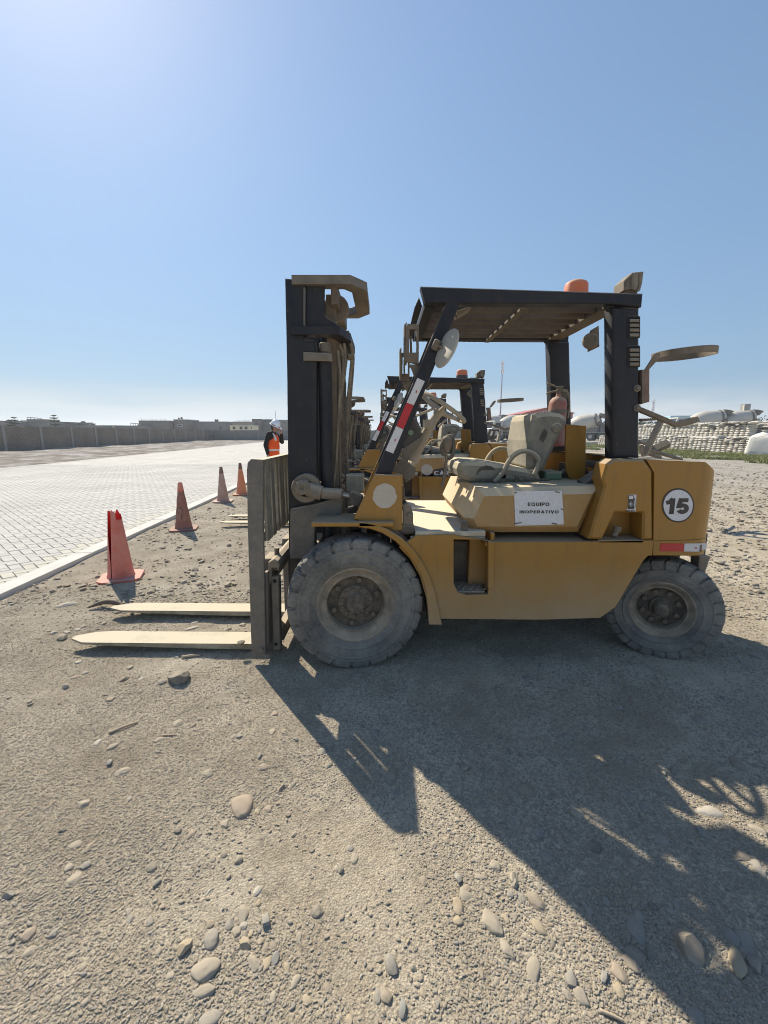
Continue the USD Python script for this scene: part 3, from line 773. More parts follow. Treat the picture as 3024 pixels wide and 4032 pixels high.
ff = np.concatenate([np.concatenate([np.stack([a * 56 + i, ((a + 1) % 4) * 56 + i, ((a + 1) % 4) * 56 + j], 1), np.stack([a * 56 + i, ((a + 1) % 4) * 56 + j, a * 56 + j], 1)]) for a in range(4)])
rm = trimesh.Trimesh(V, ff, process=False); rm.fix_normals()
F("bracket_ring", rm, "brown_steel", rb, 40)
F("bent_bar", slab(pts("8", [(735, 1520), (1150, 1692), (1372, 1628), (1396, 1690), (1165, 1752), (735, 1575)], YG + .02), YG + .013, YG + .05, .003), "brown_steel")
F("stay_bar", slab(pts("8", [(756, 1655), (940, 1648), (940, 1672), (756, 1685)], 2.9), 2.9, 2.93, .003), "brown_steel")
# beacon, work lamp, alarm, mirrors, front lamp frames
bt = on_y("2", (885, 140), 2.95)
bcn = F("beacon", lathe([(.0, .012), (.045, .010), (.062, .0), (.070, -.012), (.074, -.06), (.074, -.075)], 32, None, (bt[0], 2.95, bt[1])), "beacon_orange", smooth=40)
F("beacon_base", lathe([(.074, -.076), (.078, -.078), (.078, -.16), (.06, -.17)], 24, None, (bt[0], 2.95, bt[1])), "black_plastic", bcn, 40)
lmp = pts("8", [(668, 66), (694, 55), (742, 54), (740, 200), (718, 262), (668, 240)], YG + .03)
lk = F("work_lamp", slab(lmp, YG + .03, YG + .15, .006), "dusty_steel")
F("lamp_bezel", slab(pts("8", [(745, 52), (790, 50), (775, 180), (752, 258), (720, 266), (742, 200)], YG + .025), YG + .025, YG + .155, .005), "dusty_steel", lk)
for i in range(8):
    x0 = 572 + i * 12.5
    top = 150 - i * 12
    F("cooling_fin", slab(pts("8", [(x0, top), (x0 + 6, top - 5), (x0 + 6, 250 - i * 2), (x0 - 4, 262 - i * 2)], YG + .035), YG + .035, YG + .145, .001), "dusty_steel", lk)
F("lamp_foot", slab(pts("8", [(560, 280), (640, 250), (715, 262), (720, 290), (640, 278), (565, 290)], YG + .05), YG + .05, YG + .12, .003), "dark_steel", lk)
al = pts("8", [(215, 690), (300, 640), (306, 870), (185, 928), (172, 800)], 3.0)
ak = F("alarm_plate", slab(al, 3.0, 3.015, .003), "brown_steel")
ac = on_y("8", (222, 800), 2.97)
F("reversing_alarm", lathe([(.0, .018), (.03, .02), (.045, .012), (.05, 0), (.05, -.02)], 24, (-.25, -1, 0), (ac[0], 2.985, ac[1])), "dusty_steel", ak, 40)
mn = np.array([-.88, -.35, .32])
mc = on_y("7", (428, 885), YG - .07)
mr = lathe([(.0, .010), (.06, .009), (.104, .003), (.112, -.004), (.112, -.010), (.0, -.012)], 40, mn, (mc[0], YG - .07, mc[1]))
mk = F2("mirror", mr, "mirror_back", smooth=40)
ma, mb = on_y("7", (300, 890), YG + .0), on_y("7", (350, 800), YG - .03)
F2("mirror_clamp", cat(cyl((ma[0], YG - .012, ma[1] - .01), (mb[0], YG - .03, mb[1]), .022, 14, .004), cyl((mb[0] - .005, YG - .03, mb[1] - .03), (mc[0] - .01, YG - .06, mc[1]), .007, 8)), "brown_steel", mk)
for t_, y_, nm in (("1", YG + .05, "lamp_frame"),):
    o = [(1205, 506), (1290, 512), (1288, 800), (1185, 778)]
    inn_ = [(1222, 545), (1272, 545), (1272, 715), (1218, 715)]
    fm = slab_hole(pts(t_, o, y_), [pts(t_, inn_, y_)], y_, y_ + .03)
    lf = F2(nm, fm, "brown_steel")
    F2("lamp_frame_side", slab(pts(t_, [(1185, 500), (1203, 480), (1205, 785), (1185, 778)], y_), y_ + .031, y_ + .15, .003), "brown_steel", lf)
    F2("lamp_frame_foot", slab(pts(t_, [(1210, 800), (1285, 800), (1310, 840), (1270, 920), (1235, 830)], y_), y_ + .005, y_ + .035, .003), "brown_steel", lf)
    F2("lamp_blade", slab(pts(t_, [(1226, 590), (1240, 585), (1244, 715), (1228, 718)], y_), y_ + .032, y_ + .05, .002), "dusty_steel", lf)

# --- mast
ZONE[0] = "mast"
YM = 2.78
mast = np.vstack([pts("1", [(317, 176), (455, 190), (455, 620), (530, 622), (546, 790), (550, 1843)], YM), pts("3", [(660, 560), (664, 1000), (640, 1420), (475, 1420), (465, 1000), (460, 400)], YM), pts("1", [(331, 800)], YM)])
mk_ = F2("mast_channel", slab(mast, YM, YM + .10, .005), "navy_paint")
F2("mast_rib", slab(pts("6", [(395, 345), (425, 345), (425, 975), (395, 975)], YM), YM - .012, YM - .001, .003), "dusty_steel", mk_)
up = pts("6", [(427, 250), (727, 250), (727, 740), (745, 790), (800, 840), (880, 880), (940, 930), (985, 1010), (980, 1060), (427, 1060)], YM)
F2("mast_head_plate", slab(up, YM + .012, YM + .05, .004), "navy_paint", mk_)


def plan_band(path, z0, z1, th):
    """An upright plate that follows a path in plan."""
    P = np.array(path, float)
    L = LineString(P).buffer(th / 2, cap_style=2, join_style=2)
    m = trimesh.creation.extrude_polygon(L, z1 - z0, engine="earcut")
    m.apply_translation((0, 0, z0))
    return m


ta, tb = on_y("6", (215, 320), YM), on_y("6", (215, 192), YM)
x1_, x2_ = on_y("6", (1185, 300), YM)[0], on_y("6", (1436, 350), YM + .10)[0]
F("mast_crosshead", plan_band([(ta[0], YM + .025), (x1_ - .03, YM + .025), (x2_ - .05, YM + .12), (x2_ - .05, 2 * YC - YM - .12), (x1_ - .03, 2 * YC - YM - .025), (ta[0], 2 * YC - YM - .025)], ta[1] + .005, tb[1] + .012, .095), "dusty_steel")
xm = on_y("6", (940, 430), YM + .1)[0]
F("crosshead_beam", box(xm - .03, xm + .01, YM + .03, 2 * YC - YM - .03, ta[1] - .09, ta[1] + .02), "brown_steel")
ca, cb = on_y("6", (215, 1150), YM), on_y("6", (215, 985), YM)
x3_, x4_ = on_y("6", (960, 1100), YM)[0], on_y("6", (1150, 1180), YM + .12)[0]
F("mast_crosspiece", plan_band([(ca[0], YM + .01), (x3_ - .02, YM + .01), (x4_ - .04, YM + .16), (x4_ - .04, 2 * YC - YM - .16), (x3_ - .02, 2 * YC - YM - .01), (ca[0], 2 * YC - YM - .01)], ca[1] + .008, cb[1] - .002, .085), "navy_paint")
F2("mast_clamp", slab(pts("6", [(395, 1398), (860, 1425), (872, 1550), (400, 1540)], YM - .004), YM - .022, YM - .002, .004), "dusty_steel")
for x in (695, 775):
    b = on_y("6", (x, 1482), YM - .022)
    F2("clamp_bolt", hexbolt((b[0], YM - .021, b[1]), (0, -1, 0), .009, .008), "dusty_steel")
cx_ = on_y("1", (615, 1200), YM + .06)[0]
cz_t, cz_b = on_y("1", (615, 720), YM + .06)[1], .15
F2("lift_cylinder", cyl((cx_, YM + .06, cz_b), (cx_, YM + .06, cz_t), .042, 22, .004), "navy_paint", smooth=40)
F2("cylinder_cap", cyl((cx_ + .005, YM + .06, cz_t + .001), (cx_ + .005, YM + .06, cz_t + .06), .036, 20, .006), "dusty_steel", smooth=40)
xi = on_y("6", (840, 600), YM + .12)[0]
F2("inner_mast", box(xi - .03, xi + .03, YM + .115, YM + .17, .12, ta[1] - .01), "brown_steel")
F2("chain_guide", box(xi + .032, xi + .046, YM + .12, YM + .15, .2, on_y("6", (900, 1750), YM + .15)[1]), "brown_steel")
sh = on_y("6", (945, 1450), YM + .2)
F("chain_sheave", cyl((sh[0], YM + .19, sh[1]), (sh[0], YM + .23, sh[1]), .055, 28, .006), "brown_steel", smooth=40)
sh2 = on_y("6", (925, 690), YM + .22)
F("chain_sheave", cyl((sh2[0], YM + .2, sh2[1]), (sh2[0], YM + .24, sh2[1]), .085, 32, .008), "brown_steel", smooth=40)
for (a, y_, r_) in (([(712, 660), (740, 760), (720, 1000), (690, 1250), (672, 1640)], YM + .14, .010), ([(745, 650), (752, 800), (722, 1050), (700, 1300), (665, 1700)], YM + .18, .010),
                    ([(785, 620), (805, 720), (790, 900), (768, 1150), (762, 1420), (770, 1600), (700, 1690)], YM + .24, .011), ([(770, 560), (800, 640), (812, 760), (795, 1000), (775, 1250), (760, 1500)], YM + .32, .011)):
    pth = np.array([(p[0], y_, p[1]) for p in pts("1", a, y_)])
    F("hydraulic_hose", tube(smoothpath(pth, 6), r_, 8), "hose_rubber", smooth=True)
for dx, y_ in ((.0, YM + .21),):
    links_ = []
    zt_ = sh[1] + .02
    for k in range(34):
        links_.append(box(sh[0] + .045 + dx - (.007 if k % 2 else .010), sh[0] + .045 + dx + (.007 if k % 2 else .010), y_ - .016, y_ + .016, zt_ - .045 * k - .05, zt_ - .045 * k - .008, .003))
    F("lift_chain", cat(*links_), "dark_steel")
for a, y_, r_ in (([(730, 640), (765, 720), (748, 900), (735, 1150), (700, 1400), (690, 1650)], YM + .28, .009), ([(700, 700), (718, 900), (706, 1200), (690, 1500), (668, 1690)], YM + .10, .008)):
    pth = np.array([(p[0], y_, p[1]) for p in pts("1", a, y_)])
    F("hydraulic_hose", tube(smoothpath(pth, 6), r_, 8), "hose_rubber", smooth=True)
for (q0, q1) in (((1120, 1440), (1225, 1520)), ((945, 1235), (1015, 1390))):
    a, b = on_y("6", q0, YM + .24), on_y("6", q1, YM + .24)
    F("hose_clamp", box(a[0], b[0], YM + .2, YM + .28, b[1], a[1]), "brown_steel")
F("mast_tie", box(on_y("3", (480, 900), YM)[0], on_y("3", (640, 900), YM)[0], YM + .11, 2 * YC - YM - .11, .55, .66), "dark_steel")
F("mast_foot", box(on_y("3", (480, 900), YM)[0], on_y("3", (660, 900), YM)[0], YM + .11, 2 * YC - YM - .11, .12, .25), "dark_steel")
# lower mast plate and tilt cylinder
F2("mast_bracket", slab(pts("10", [(122, 650), (135, 612), (420, 560), (600, 512), (757, 500), (745, 600), (722, 712), (420, 735), (424, 830), (420, 1210), (124, 1210)], YM - .04), YM - .04, YM - .002, .006), "plate_steel")
tc = on_y("10", (275, 360), 2.68)
F2("pivot_plate", lathe([(.052, .0), (.055, .012), (.088, .012), (.092, .006), (.092, -.05)], 36, (0, -1, 0), (tc[0] + .012, 2.73, tc[1] - .012)), "dusty_steel", smooth=40)
pin = F2("pivot_pin", cat(lathe([(.0, .0), (.014, 0), (.015, .010), (.026, .012), (.03, .006), (.044, .004), (.048, -.03), (.048, -.06)], 28, (0, -1, 0), (tc[0], 2.665, tc[1]))), "dusty_steel", smooth=40)
p0, p1, p2, p3 = (on_y("10", q_, 2.71) for q_ in ((330, 380), (505, 428), (748, 442), (930, 480)))
P3 = lambda p, y=2.71: np.array([p[0], y, p[1]])
F2("tilt_cylinder", cat(cyl(P3(p0), P3(p1), .046, 20, .005), cyl(P3(p1), P3(p2), .037, 20, .004)), "dusty_steel", smooth=40)
F2("tilt_rod", cyl(P3(p2), P3(p3), .018, 16), "chrome_dusty", smooth=True)
F2("tilt_clevis", slab(pts("10", [(835, 420), (870, 395), (985, 455), (1000, 500), (945, 590), (820, 570)], 2.68), 2.675, 2.74, .01), "dark_steel")
b = on_y("10", (430, 458), 2.66)
F2("clamp_screw", lathe([(.0, .012), (.014, .012), (.016, 0), (.016, -.03)], 16, (0, -1, 0), (b[0], 2.672, b[1])), "dusty_steel")
ZONE[0] = ""
v1 = on_y("10", (915, 310), 2.95)
F("valve_block", box(v1[0] - .07, v1[0] + .05, 2.92, 3.05, v1[1] - .06, v1[1] + .06, .008), "fork_steel")
v2 = on_y("10", (760, 470), 3.1)
F("hydraulic_pipes", cat(*[tube(smoothpath([(v2[0] - .18 + .03 * k, 2.95 + .12 * k, v2[1] + .12), (v2[0] - .05, 2.97 + .12 * k, v2[1] + .09 + .02 * k), (v2[0] + .12, 3.0 + .12 * k, v2[1] - .05), (v2[0] + .15, 3.0 + .1 * k, v2[1] - .3)], 5), .012, 8) for k in range(4)]), "fork_steel", smooth=True)
F("axle_beam", box(FWX - .16, FWX + .16, 2.78, 3.52, .26, .62), "dark_steel")
F("front_bulkhead", box(xa - .14, xa - .02, YB + .30, 2 * YC - YB - .30, .30, zfl - .02), "dark_steel")
F("chassis", cat(box(xa + .01, RWX - .28, YB + .20, 2 * YC - YB - .20, .26, zdeck - .05), box(RWX - .27, RWX + .28, 2.90, 3.40, .30, zdeck - .06), box(RWX - .32, RWX + .33, 2.74, 3.56, .66, zdeck + .0)), "dark_steel")
# --- load backrest, carriage, forks
YL = 2.56
lb = np.vstack([pts("3", [(140, 160), (150, 125), (170, 110), (262, 128), (268, 150)], YL), pts("3", [(285, 1622), (176, 1624), (150, 700)], YL)])
lb = pts("3", [(139, 200), (146, 138), (172, 112), (268, 118), (266, 600), (286, 1622), (176, 1624), (148, 700)], YL)
lbk = F2("backrest_plate", slab(lb, YL, YL + .028, .004), "plate_steel")
tz = on_y("3", (200, 118), YL)[1]
lx0, lx1 = on_y("3", (150, 140), YL)[0], on_y("3", (268, 140), YL)[0]
rcx, rr_ = lx0 + .03, .03
prof = [(lx1, tz), (lx0 + .035, tz), (lx0 + .012, tz - .008), (lx0 + .001, tz - .03), (lx0 + .001, tz - .05), (lx0 + .012, tz - .05), (lx0 + .02, tz - .022), (lx0 + .035, tz - .012), (lx1, tz - .012)]
F("backrest_top", slab(np.array(prof), YL + .029, 2 * YC - YL - .029, .002), "fork_steel", label="dusty top bar of the load backrest")
zb1 = on_y("3", (272, 745), YL + .03)[1]
ybars = np.linspace(YL + .03, 2 * YC - YL - .03, 10)
for k in range(9):
    g = .082 if k in (2, 4, 6) else .05 if k in (1, 7) else .008
    F("backrest_slat", box(lx1 - .022, lx1 - .004, ybars[k] + g / 2, ybars[k + 1] - g / 2, zb1, tz - .013, .002), "fork_steel")
F("backrest_rail", box(lx1 - .034, lx1 - .023, YL + .03, 2 * YC - YL - .03, zb1, zb1 + .06), "plate_steel")
b = on_y("3", (255, 1575), YL)
F2("shank_bolt", hexbolt((b[0], YL - .001, b[1]), (0, -1, 0), .014, .014), "dusty_steel")
F2("carriage_arm", slab(pts("9", [(330, 760), (385, 740), (400, 1800), (350, 1950), (335, 1400)], YL + .03), YL + .03, YL + .10, .004), "plate_steel")
hook = pts("9", [(386, 612), (415, 592), (470, 560), (530, 590), (552, 650), (546, 745), (522, 690), (440, 690), (434, 870), (392, 990), (386, 900)], 2.62)
F("carriage_top_bar", slab(hook, 2.62, 2 * YC - 2.62, .006), "dusty_steel")
F2("carriage_side", slab(pts("9", [(425, 825), (545, 820), (565, 1880), (460, 1900)], 2.62), 2.625, 2.68, .005), "plate_steel")
for (x, y) in ((484, 878), (502, 1795)):
    b = on_y("9", (x, y), 2.624)
    F("bolt_hole", lathe([(.0, .001), (.011, .001), (.012, 0)], 16, (0, -1, 0), (b[0], 2.6245, b[1])), "void_black")
xs0, xs1 = on_y("9", (440, 1000), 2.62)[0], on_y("9", (545, 1000), 2.62)[0]
zlo = on_y("9", (500, 1850), 2.62)[1]
F("carriage_bottom_bar", box(xs0, xs1, 2.685, 2 * YC - 2.685, zlo + .02, zlo + .11), "dusty_steel")
zf_t = .068
xh = on_y("9", (360, 900), 2.75)[0]
for k, (ya, yb_, tipx) in enumerate(((2.672, 2.845, on_y("g1", (118, 408), 2.72)[0]), (3.20, 3.362, on_y("g1", (350, 235), 3.24)[0]))):
    xh_ = xh + .01
    n = 14
    xs = np.linspace(tipx, xh_, n)
    t = (xs - tipx) / (xh_ - tipx)
    ztop = zf_t + .012 * (1 - t)
    thick = np.interp(t, [0, .05, .55, 1], [.010, .014, .034, .042])
    wy0 = np.interp(t, [0, .02, .10, 1], [(ya + yb_) / 2 - .03, ya + .012, ya, ya])
    wy1 = np.interp(t, [0, .02, .10, 1], [(ya + yb_) / 2 + .01, yb_ - .06, yb_, yb_])
    V, Fc = [], []
    for i_ in range(n):
        V += [(xs[i_], wy0[i_], ztop[i_]), (xs[i_], wy1[i_], ztop[i_]), (xs[i_], wy1[i_], ztop[i_] - thick[i_]), (xs[i_], wy0[i_], ztop[i_] - thick[i_])]
    for i_ in range(n - 1):
        for e in range(4):
            a_, b_ = i_ * 4 + e, i_ * 4 + (e + 1) % 4
            Fc += [(a_, b_, b_ + 4), (a_, b_ + 4, a_ + 4)]
    Fc += [(0, 2, 1), (0, 3, 2), (4 * n - 4, 4 * n - 3, 4 * n - 2), (4 * n - 4, 4 * n - 2, 4 * n - 1)]
    fm = trimesh.Trimesh(np.array(V), np.array(Fc), process=False); fm.fix_normals()
    fk = F("fork", fm, "fork_steel", smooth=30)
    F("fork_shank", slab(np.array([(xh_ - .004, .03), (xh_ + .045, .03), (xh_ + .045, .66), (xh_ + .0, .66), (xh_ - .004, .60)]), ya, yb_, .006), "plate_steel", fk)
    F("fork_hook", cat(box(xh_ + .046, xh_ + .10, ya, yb_, .58, .66), cyl((xh_ + .07, (ya + yb_) / 2, .66), (xh_ + .07, (ya + yb_) / 2, .71), .016)), "brown_steel", fk)
# --- engine bay: upright cover, filter, hoses
cov = pts("12", [(757, 236), (860, 240), (1024, 256), (1012, 985), (960, 975), (815, 955), (770, 850), (762, 780), (752, 500)], 2.98)
F("engine_cover_flap", slab(cov, 2.98, 3.0, .003), "yellow_paint", label="beige upright cover panel behind the seat")
F("cover_edge", slab(pts("12", [(1024, 258), (1034, 262), (1022, 985), (1000, 985)], 2.98), 3.002, 3.30, .002), "dark_steel")
fa, fb = on_y("12", (1060, 850), 3.1), on_y("12", (1050, 990), 3.1)
F("air_filter", cyl((fa[0], 3.1, fa[1]), (fb[0] - .01, 3.1, fb[1] - .1), .045, 20, .006), "fork_steel", smooth=40)
hs = [on_y("12", q_, 2.75) for q_ in ((1230, 870), (1150, 930), (1060, 985), (980, 1040))]
F("air_hose", cat(*[tube(smoothpath([(h_[0], 2.75 + .03 * k, h_[1] + .006 * k) for h_ in hs], 5), .02, 10) for k in range(3)]), "black_plastic", smooth=True)
e0 = on_y("12", (600, 760), 3.2)
F("engine", cat(box(e0[0] - .05, e0[0] + .42, 3.0, 3.5, e0[1] - .35, e0[1] - .08, .02), cyl((e0[0] + .05, 3.1, e0[1] - .1), (e0[0] + .05, 3.1, e0[1] + .02), .05, 16), cyl((e0[0] + .2, 3.3, e0[1] - .1), (e0[0] + .2, 3.3, e0[1] + .02), .06, 16), tube(smoothpath([(e0[0], 3.05, e0[1] - .05), (e0[0] + .12, 3.04, e0[1] + .01), (e0[0] + .2, 3.05, e0[1] - .1)], 5), .02, 8)), "dark_steel")
a = on_y("12", (1036, 660), 3.62); b = on_y("12", (1400, 700), 3.62)
F("radiator_top", box(a[0] + .1, on_y("5", (840, 200), YB)[0] - .02, 3.0, 3.6, zt_top - .10, zt_top - .05), "fork_steel")


def build_forklift(label, group, loc, which, name="forklift"):
    root = thing(name, label, "forklift", loc, group=group)
    paths = {}
    for key, par, nm, mesh, mat, smooth, lab, wh, zone in FL:
        if wh not in ("all", which):
            continue
        if which == "second":
            XE, GR = 1.0, 1.13
            v = mesh.vertices.copy()
            if zone == "wheel":
                c0 = FWX - FX if v[:, 0].mean() < .3 else RWX - FX
                v[:, 0] += (c0 - XE) * (GR - 1)
            else:
                v[:, 0] = XE + (v[:, 0] - XE) * GR
            if zone == "mast":
                v[:, 2] *= np.where(v[:, 2] > .9, .9 / v[:, 2] + (1 - .9 / np.maximum(v[:, 2], .9)) * .74, 1)
            mesh = trimesh.Trimesh(v, mesh.faces, process=False)
        pp = paths.get(par, str(root.GetPath()))
        pr = put(nm, mesh, mat, pp, smooth, lab)
        paths[key] = str(pr.GetPath())
    return root


fork1 = build_forklift("nearest yellow forklift with navy guard, number 15 and notice on its hood", "forklifts parked in a row", (FX, YC, 0), "first")
fork2 = build_forklift("second forklift, parked just behind the nearest one, seen under its roof", "forklifts parked in a row", (FX, YC + 3.9, 0), "second")
for k, lab in enumerate(("third forklift of the row, mostly hidden behind the second one", "fourth forklift of the row, its lamps showing above the third", "farthest forklift of the row, only its roof edge and mast showing")):
    copy_of(fork2, "forklift", lab, "forklift", (FX - .02 - .05 * k, YC + 3.9 * (k + 2) - .1, 0), group="forklifts parked in a row")

# fire extinguisher strapped to the far rear pillar of the nearest forklift
ex = on_y("e", (1212, 1150), 3.45)
et, eb = on_y("e", (1212, 755), 3.45)[1], on_y("e", (1212, 1560), 3.45)[1]
ext = thing("fire_extinguisher", "dusty red fire extinguisher on the far pillar behind the forklift seat", "fire extinguisher", (ex[0], 3.45, eb))
hh = et - eb
put("cylinder", lathe([(0, 0), (.060, 0), (.066, .008), (.067, .02), (.067, hh - .06), (.060, hh - .03), (.042, hh - .008), (.022, hh), (.018, hh + .02), (0, hh + .02)], 32), "extinguisher_red", ext, 40)
put("valve", cat(cyl((0, 0, hh + .018), (0, 0, hh + .055), .018, 14, .003), box(-.015, .03, -.012, .012, hh + .04, hh + .08)), "dark_steel", ext)
put("handle", cat(tube([(0, 0, hh + .06), (-.05, -.01, hh + .085), (-.095, -.01, hh + .10)], .007, 8), tube([(0, 0, hh + .045), (-.06, -.01, hh + .035), (-.10, -.01, hh + .02)], .007, 8)), "hose_rubber", ext, True)
put("hose", tube(smoothpath([(.02, 0, hh + .05), (.07, 0, hh + .03), (.088, 0, hh - .06), (.085, 0, hh - .16)], 6), .009, 8), "hose_rubber", ext, True)
put("strap", lathe([(.069, hh - .13), (.071, hh - .13), (.071, hh - .10), (.069, hh - .10)], 28), "dusty_steel", ext)
put("back_board", box(.02, .098, .07, .085, hh - .30, hh + .06), "dark_steel", ext)
# ------------------------------------------------------------------ materials of the setting
def ground_material():
    nodes = {
        "geo": ("geometry", {}), "sx": ("separate_xyz", {}),
        "n0": ("noise_texture", {"scale": 0.9, "detail": 5.0, "roughness": 0.6}),
        "n1": ("noise_texture", {"scale": 3.2, "detail": 7.0, "roughness": 0.62}),
        "n2": ("noise_texture", {"scale": 70.0, "detail": 6.0, "roughness": 0.75}),
        "n3": ("noise_texture", {"scale": 190.0, "detail": 4.0, "roughness": 0.8}),
        "v": ("voronoi_texture", {"scale": 130.0, "randomness": 1.0}),
        "c0": ("rgb_ramp", {"ramp": [(0.30, (0.37, 0.318, 0.24)), (0.5, (0.46, 0.408, 0.318)), (0.70, (0.55, 0.495, 0.395))]}),
        "c2": ("rgb_ramp", {"ramp": [(0.30, (0.42, 0.41, 0.40)), (0.47, (1, 1, 1)), (0.70, (1.32, 1.31, 1.29))]}),
        "c3": ("rgb_ramp", {"ramp": [(0.32, (0.55, 0.54, 0.53)), (0.5, (1.0, 1.0, 1.0)), (0.68, (1.38, 1.37, 1.35))]}),
        "k0": ("rgb_ramp", {"ramp": [(0.3, (0.72, 0.68, 0.62)), (0.5, (0.98, 0.96, 0.93)), (0.7, (1.12, 1.11, 1.10))]}), "m0": ("mix", {"mix_type": "multiply", "fac": 0.8}), "m1": ("mix", {"mix_type": "multiply", "fac": 0.9}), "m2": ("mix", {"mix_type": "multiply", "fac": 0.9}),
        "far": ("map_range", {"from_min": 6.0, "from_max": 14.0, "to_min": 0.0, "to_max": 1.0, "clamp": True}),
        "fx": ("map_range", {"from_min": 2.0, "from_max": 6.0, "to_min": 0.0, "to_max": 0.8, "clamp": True}),
        "ff": ("math", {"math_type": "multiply"}),
        "cg": ("rgb_ramp", {"ramp": [(0.3, (0.30, 0.285, 0.26)), (0.7, (0.42, 0.405, 0.375))]}),
        "mg": ("mix", {}),
        "lx": ("map_range", {"from_min": -12.0, "from_max": -16.0, "to_min": 0.0, "to_max": 1.0, "clamp": True}),
        "cl": ("rgb_ramp", {"ramp": [(0.36, (0.20, 0.165, 0.13)), (0.5, (0.34, 0.30, 0.26)), (0.6, (0.56, 0.52, 0.48))]}),
        "n4": ("noise_texture", {"scale": 0.55, "detail": 6.0, "roughness": 0.65}),
        "ml": ("mix", {}),
        "hm": ("math", {"math_type": "multiply_add", "value2": 0.5}),
        "bump": ("bump", {"strength": 0.7, "distance": 0.005}), "bump2": ("bump", {"strength": 0.9, "distance": 0.005}),
        "p": ("principled_bsdf", {"roughness": 0.95, "specular_ior_level": 0.15, "diffuse_roughness": 0.6}),
    }
    links = [("geo.position", f"{n}.vector") for n in ("n0", "n1", "n2", "n3", "v", "sx", "n4")]
    links += [("n1.fac", "c0.fac"), ("n2.fac", "c2.fac"), ("n3.fac", "c3.fac"), ("n1.fac", "cg.fac"), ("sx.y", "far.value"), ("sx.x", "fx.value"),
              ("far.result", "ff.value1"), ("fx.result", "ff.value2"), ("ff.value", "mg.fac"), ("c0.color", "mg.color1"), ("cg.color", "mg.color2"),
              ("sx.x", "lx.value"), ("lx.result", "ml.fac"), ("mg.color", "ml.color1"), ("n4.fac", "cl.fac"), ("cl.color", "ml.color2"),
              ("n0.fac", "k0.fac"), ("ml.color", "m0.color1"), ("k0.color", "m0.color2"), ("m0.color", "m1.color1"), ("c2.color", "m1.color2"), ("m1.color", "m2.color1"), ("c3.color", "m2.color2"), ("m2.color", "p.base_color"),
              ("n2.fac", "hm.value1"), ("v.distance", "hm.value3"), ("hm.value", "bump.height"), ("n3.fac", "bump2.height"), ("bump.normal", "bump2.normal"), ("bump2.normal", "p.normal")]
    MAT["dirt"] = usdkit.material(stage, "/World/Looks/dirt", nodes, links, surface="p.BSDF")


ground_material()


def island(name, ramp, rough=0.9, scale=30.0, var=0.25, bumpd=0.004, scale2=3.0):
    """A tone of its own for each separate piece, with grain."""
    nodes = {"geo": ("geometry", {}), "r": ("rgb_ramp", {"ramp": ramp}), "n": ("noise_texture", {"scale": scale, "detail": 5.0, "roughness": 0.65}),
             "n2": ("noise_texture", {"scale": scale2, "detail": 4.0}),
             "g": ("map_range", {"from_min": 0.3, "from_max": 0.7, "to_min": 1 - var, "to_max": 1 + var, "clamp": True}),
             "g2": ("map_range", {"from_min": 0.3, "from_max": 0.7, "to_min": 1 - var * .7, "to_max": 1 + var * .5, "clamp": True}),
             "mm": ("math", {"math_type": "multiply"}),
             "cc": ("combine_xyz", {}), "m": ("mix", {"mix_type": "multiply", "fac": 1.0}), "bump": ("bump", {"strength": 0.7, "distance": bumpd}),
             "p": ("principled_bsdf", {"roughness": rough, "specular_ior_level": 0.25})}
    links = [("geo.position", "n.vector"), ("geo.position", "n2.vector"), ("geo.random_per_island", "r.fac"), ("n.fac", "g.value"), ("n2.fac", "g2.value"), ("g.result", "mm.value1"), ("g2.result", "mm.value2"),
             ("mm.value", "cc.x"), ("mm.value", "cc.y"), ("mm.value", "cc.z"), ("r.color", "m.color1"), ("cc.vector", "m.color2"), ("m.color", "p.base_color"), ("n.fac", "bump.height"), ("bump.normal", "p.normal")]
    MAT[name] = usdkit.material(stage, f"/World/Looks/{name}", nodes, links, surface="p.BSDF")


def byrandom(name, ramp, rough=0.9, scale=40.0, var=0.3, bumpd=0.003):
    """As island(), but the tone goes by the instance."""
    island(name, ramp, rough, scale, var, bumpd)


island("paver_concrete", [(0, (0.42, 0.415, 0.395)), (0.5, (0.49, 0.485, 0.465)), (1, (0.56, 0.555, 0.53))], scale=60, var=.20, bumpd=.002, scale2=.5)
island("paver_cut", [(0, (0.43, 0.42, 0.37)), (1, (0.52, 0.51, 0.45))], scale=60, var=.12, bumpd=.002)
plain("kerb_concrete", (0.47, 0.465, 0.44), rough=.9, var=.22, scale=5.0, bumpd=.003)
plain("joint_sand", (0.13, 0.12, 0.105), rough=.95, var=.2, scale=30)
island("wall_block", [(0, (0.21, 0.185, 0.155)), (0.5, (0.26, 0.23, 0.195)), (1, (0.31, 0.275, 0.235))], scale=12, var=.22, bumpd=.01, scale2=.7)
plain("wall_mortar", (0.165, 0.15, 0.13), rough=.95, var=.2, scale=4)
plain("wall_column", (0.26, 0.245, 0.225), rough=.95, var=.2, scale=3)
plain("far_wall_grey", (0.19, 0.185, 0.17), rough=.95, var=.25, scale=1.2)
plain("render_grey", (0.24, 0.225, 0.205), rough=.95, var=.2, scale=.8)
plain("render_brown", (0.23, 0.195, 0.165), rough=.95, var=.2, scale=.8)
plain("render_cream", (0.62, 0.57, 0.42), rough=.9, var=.1, scale=1)
plain("render_white", (0.72, 0.72, 0.70), rough=.9, var=.1, scale=1)
plain("render_blue", (0.30, 0.48, 0.56), rough=.9, var=.12, scale=1)
plain("window_dark", (0.05, 0.055, 0.06), rough=.2, var=.2, scale=1)
plain("shed_red", (0.34, 0.10, 0.085), rough=.6, var=.15, scale=.6)
plain("shed_rib", (0.52, 0.42, 0.38), rough=.6, var=.15, scale=.6)
plain("mast_grey", (0.34, 0.35, 0.37), rough=.5, var=.1)
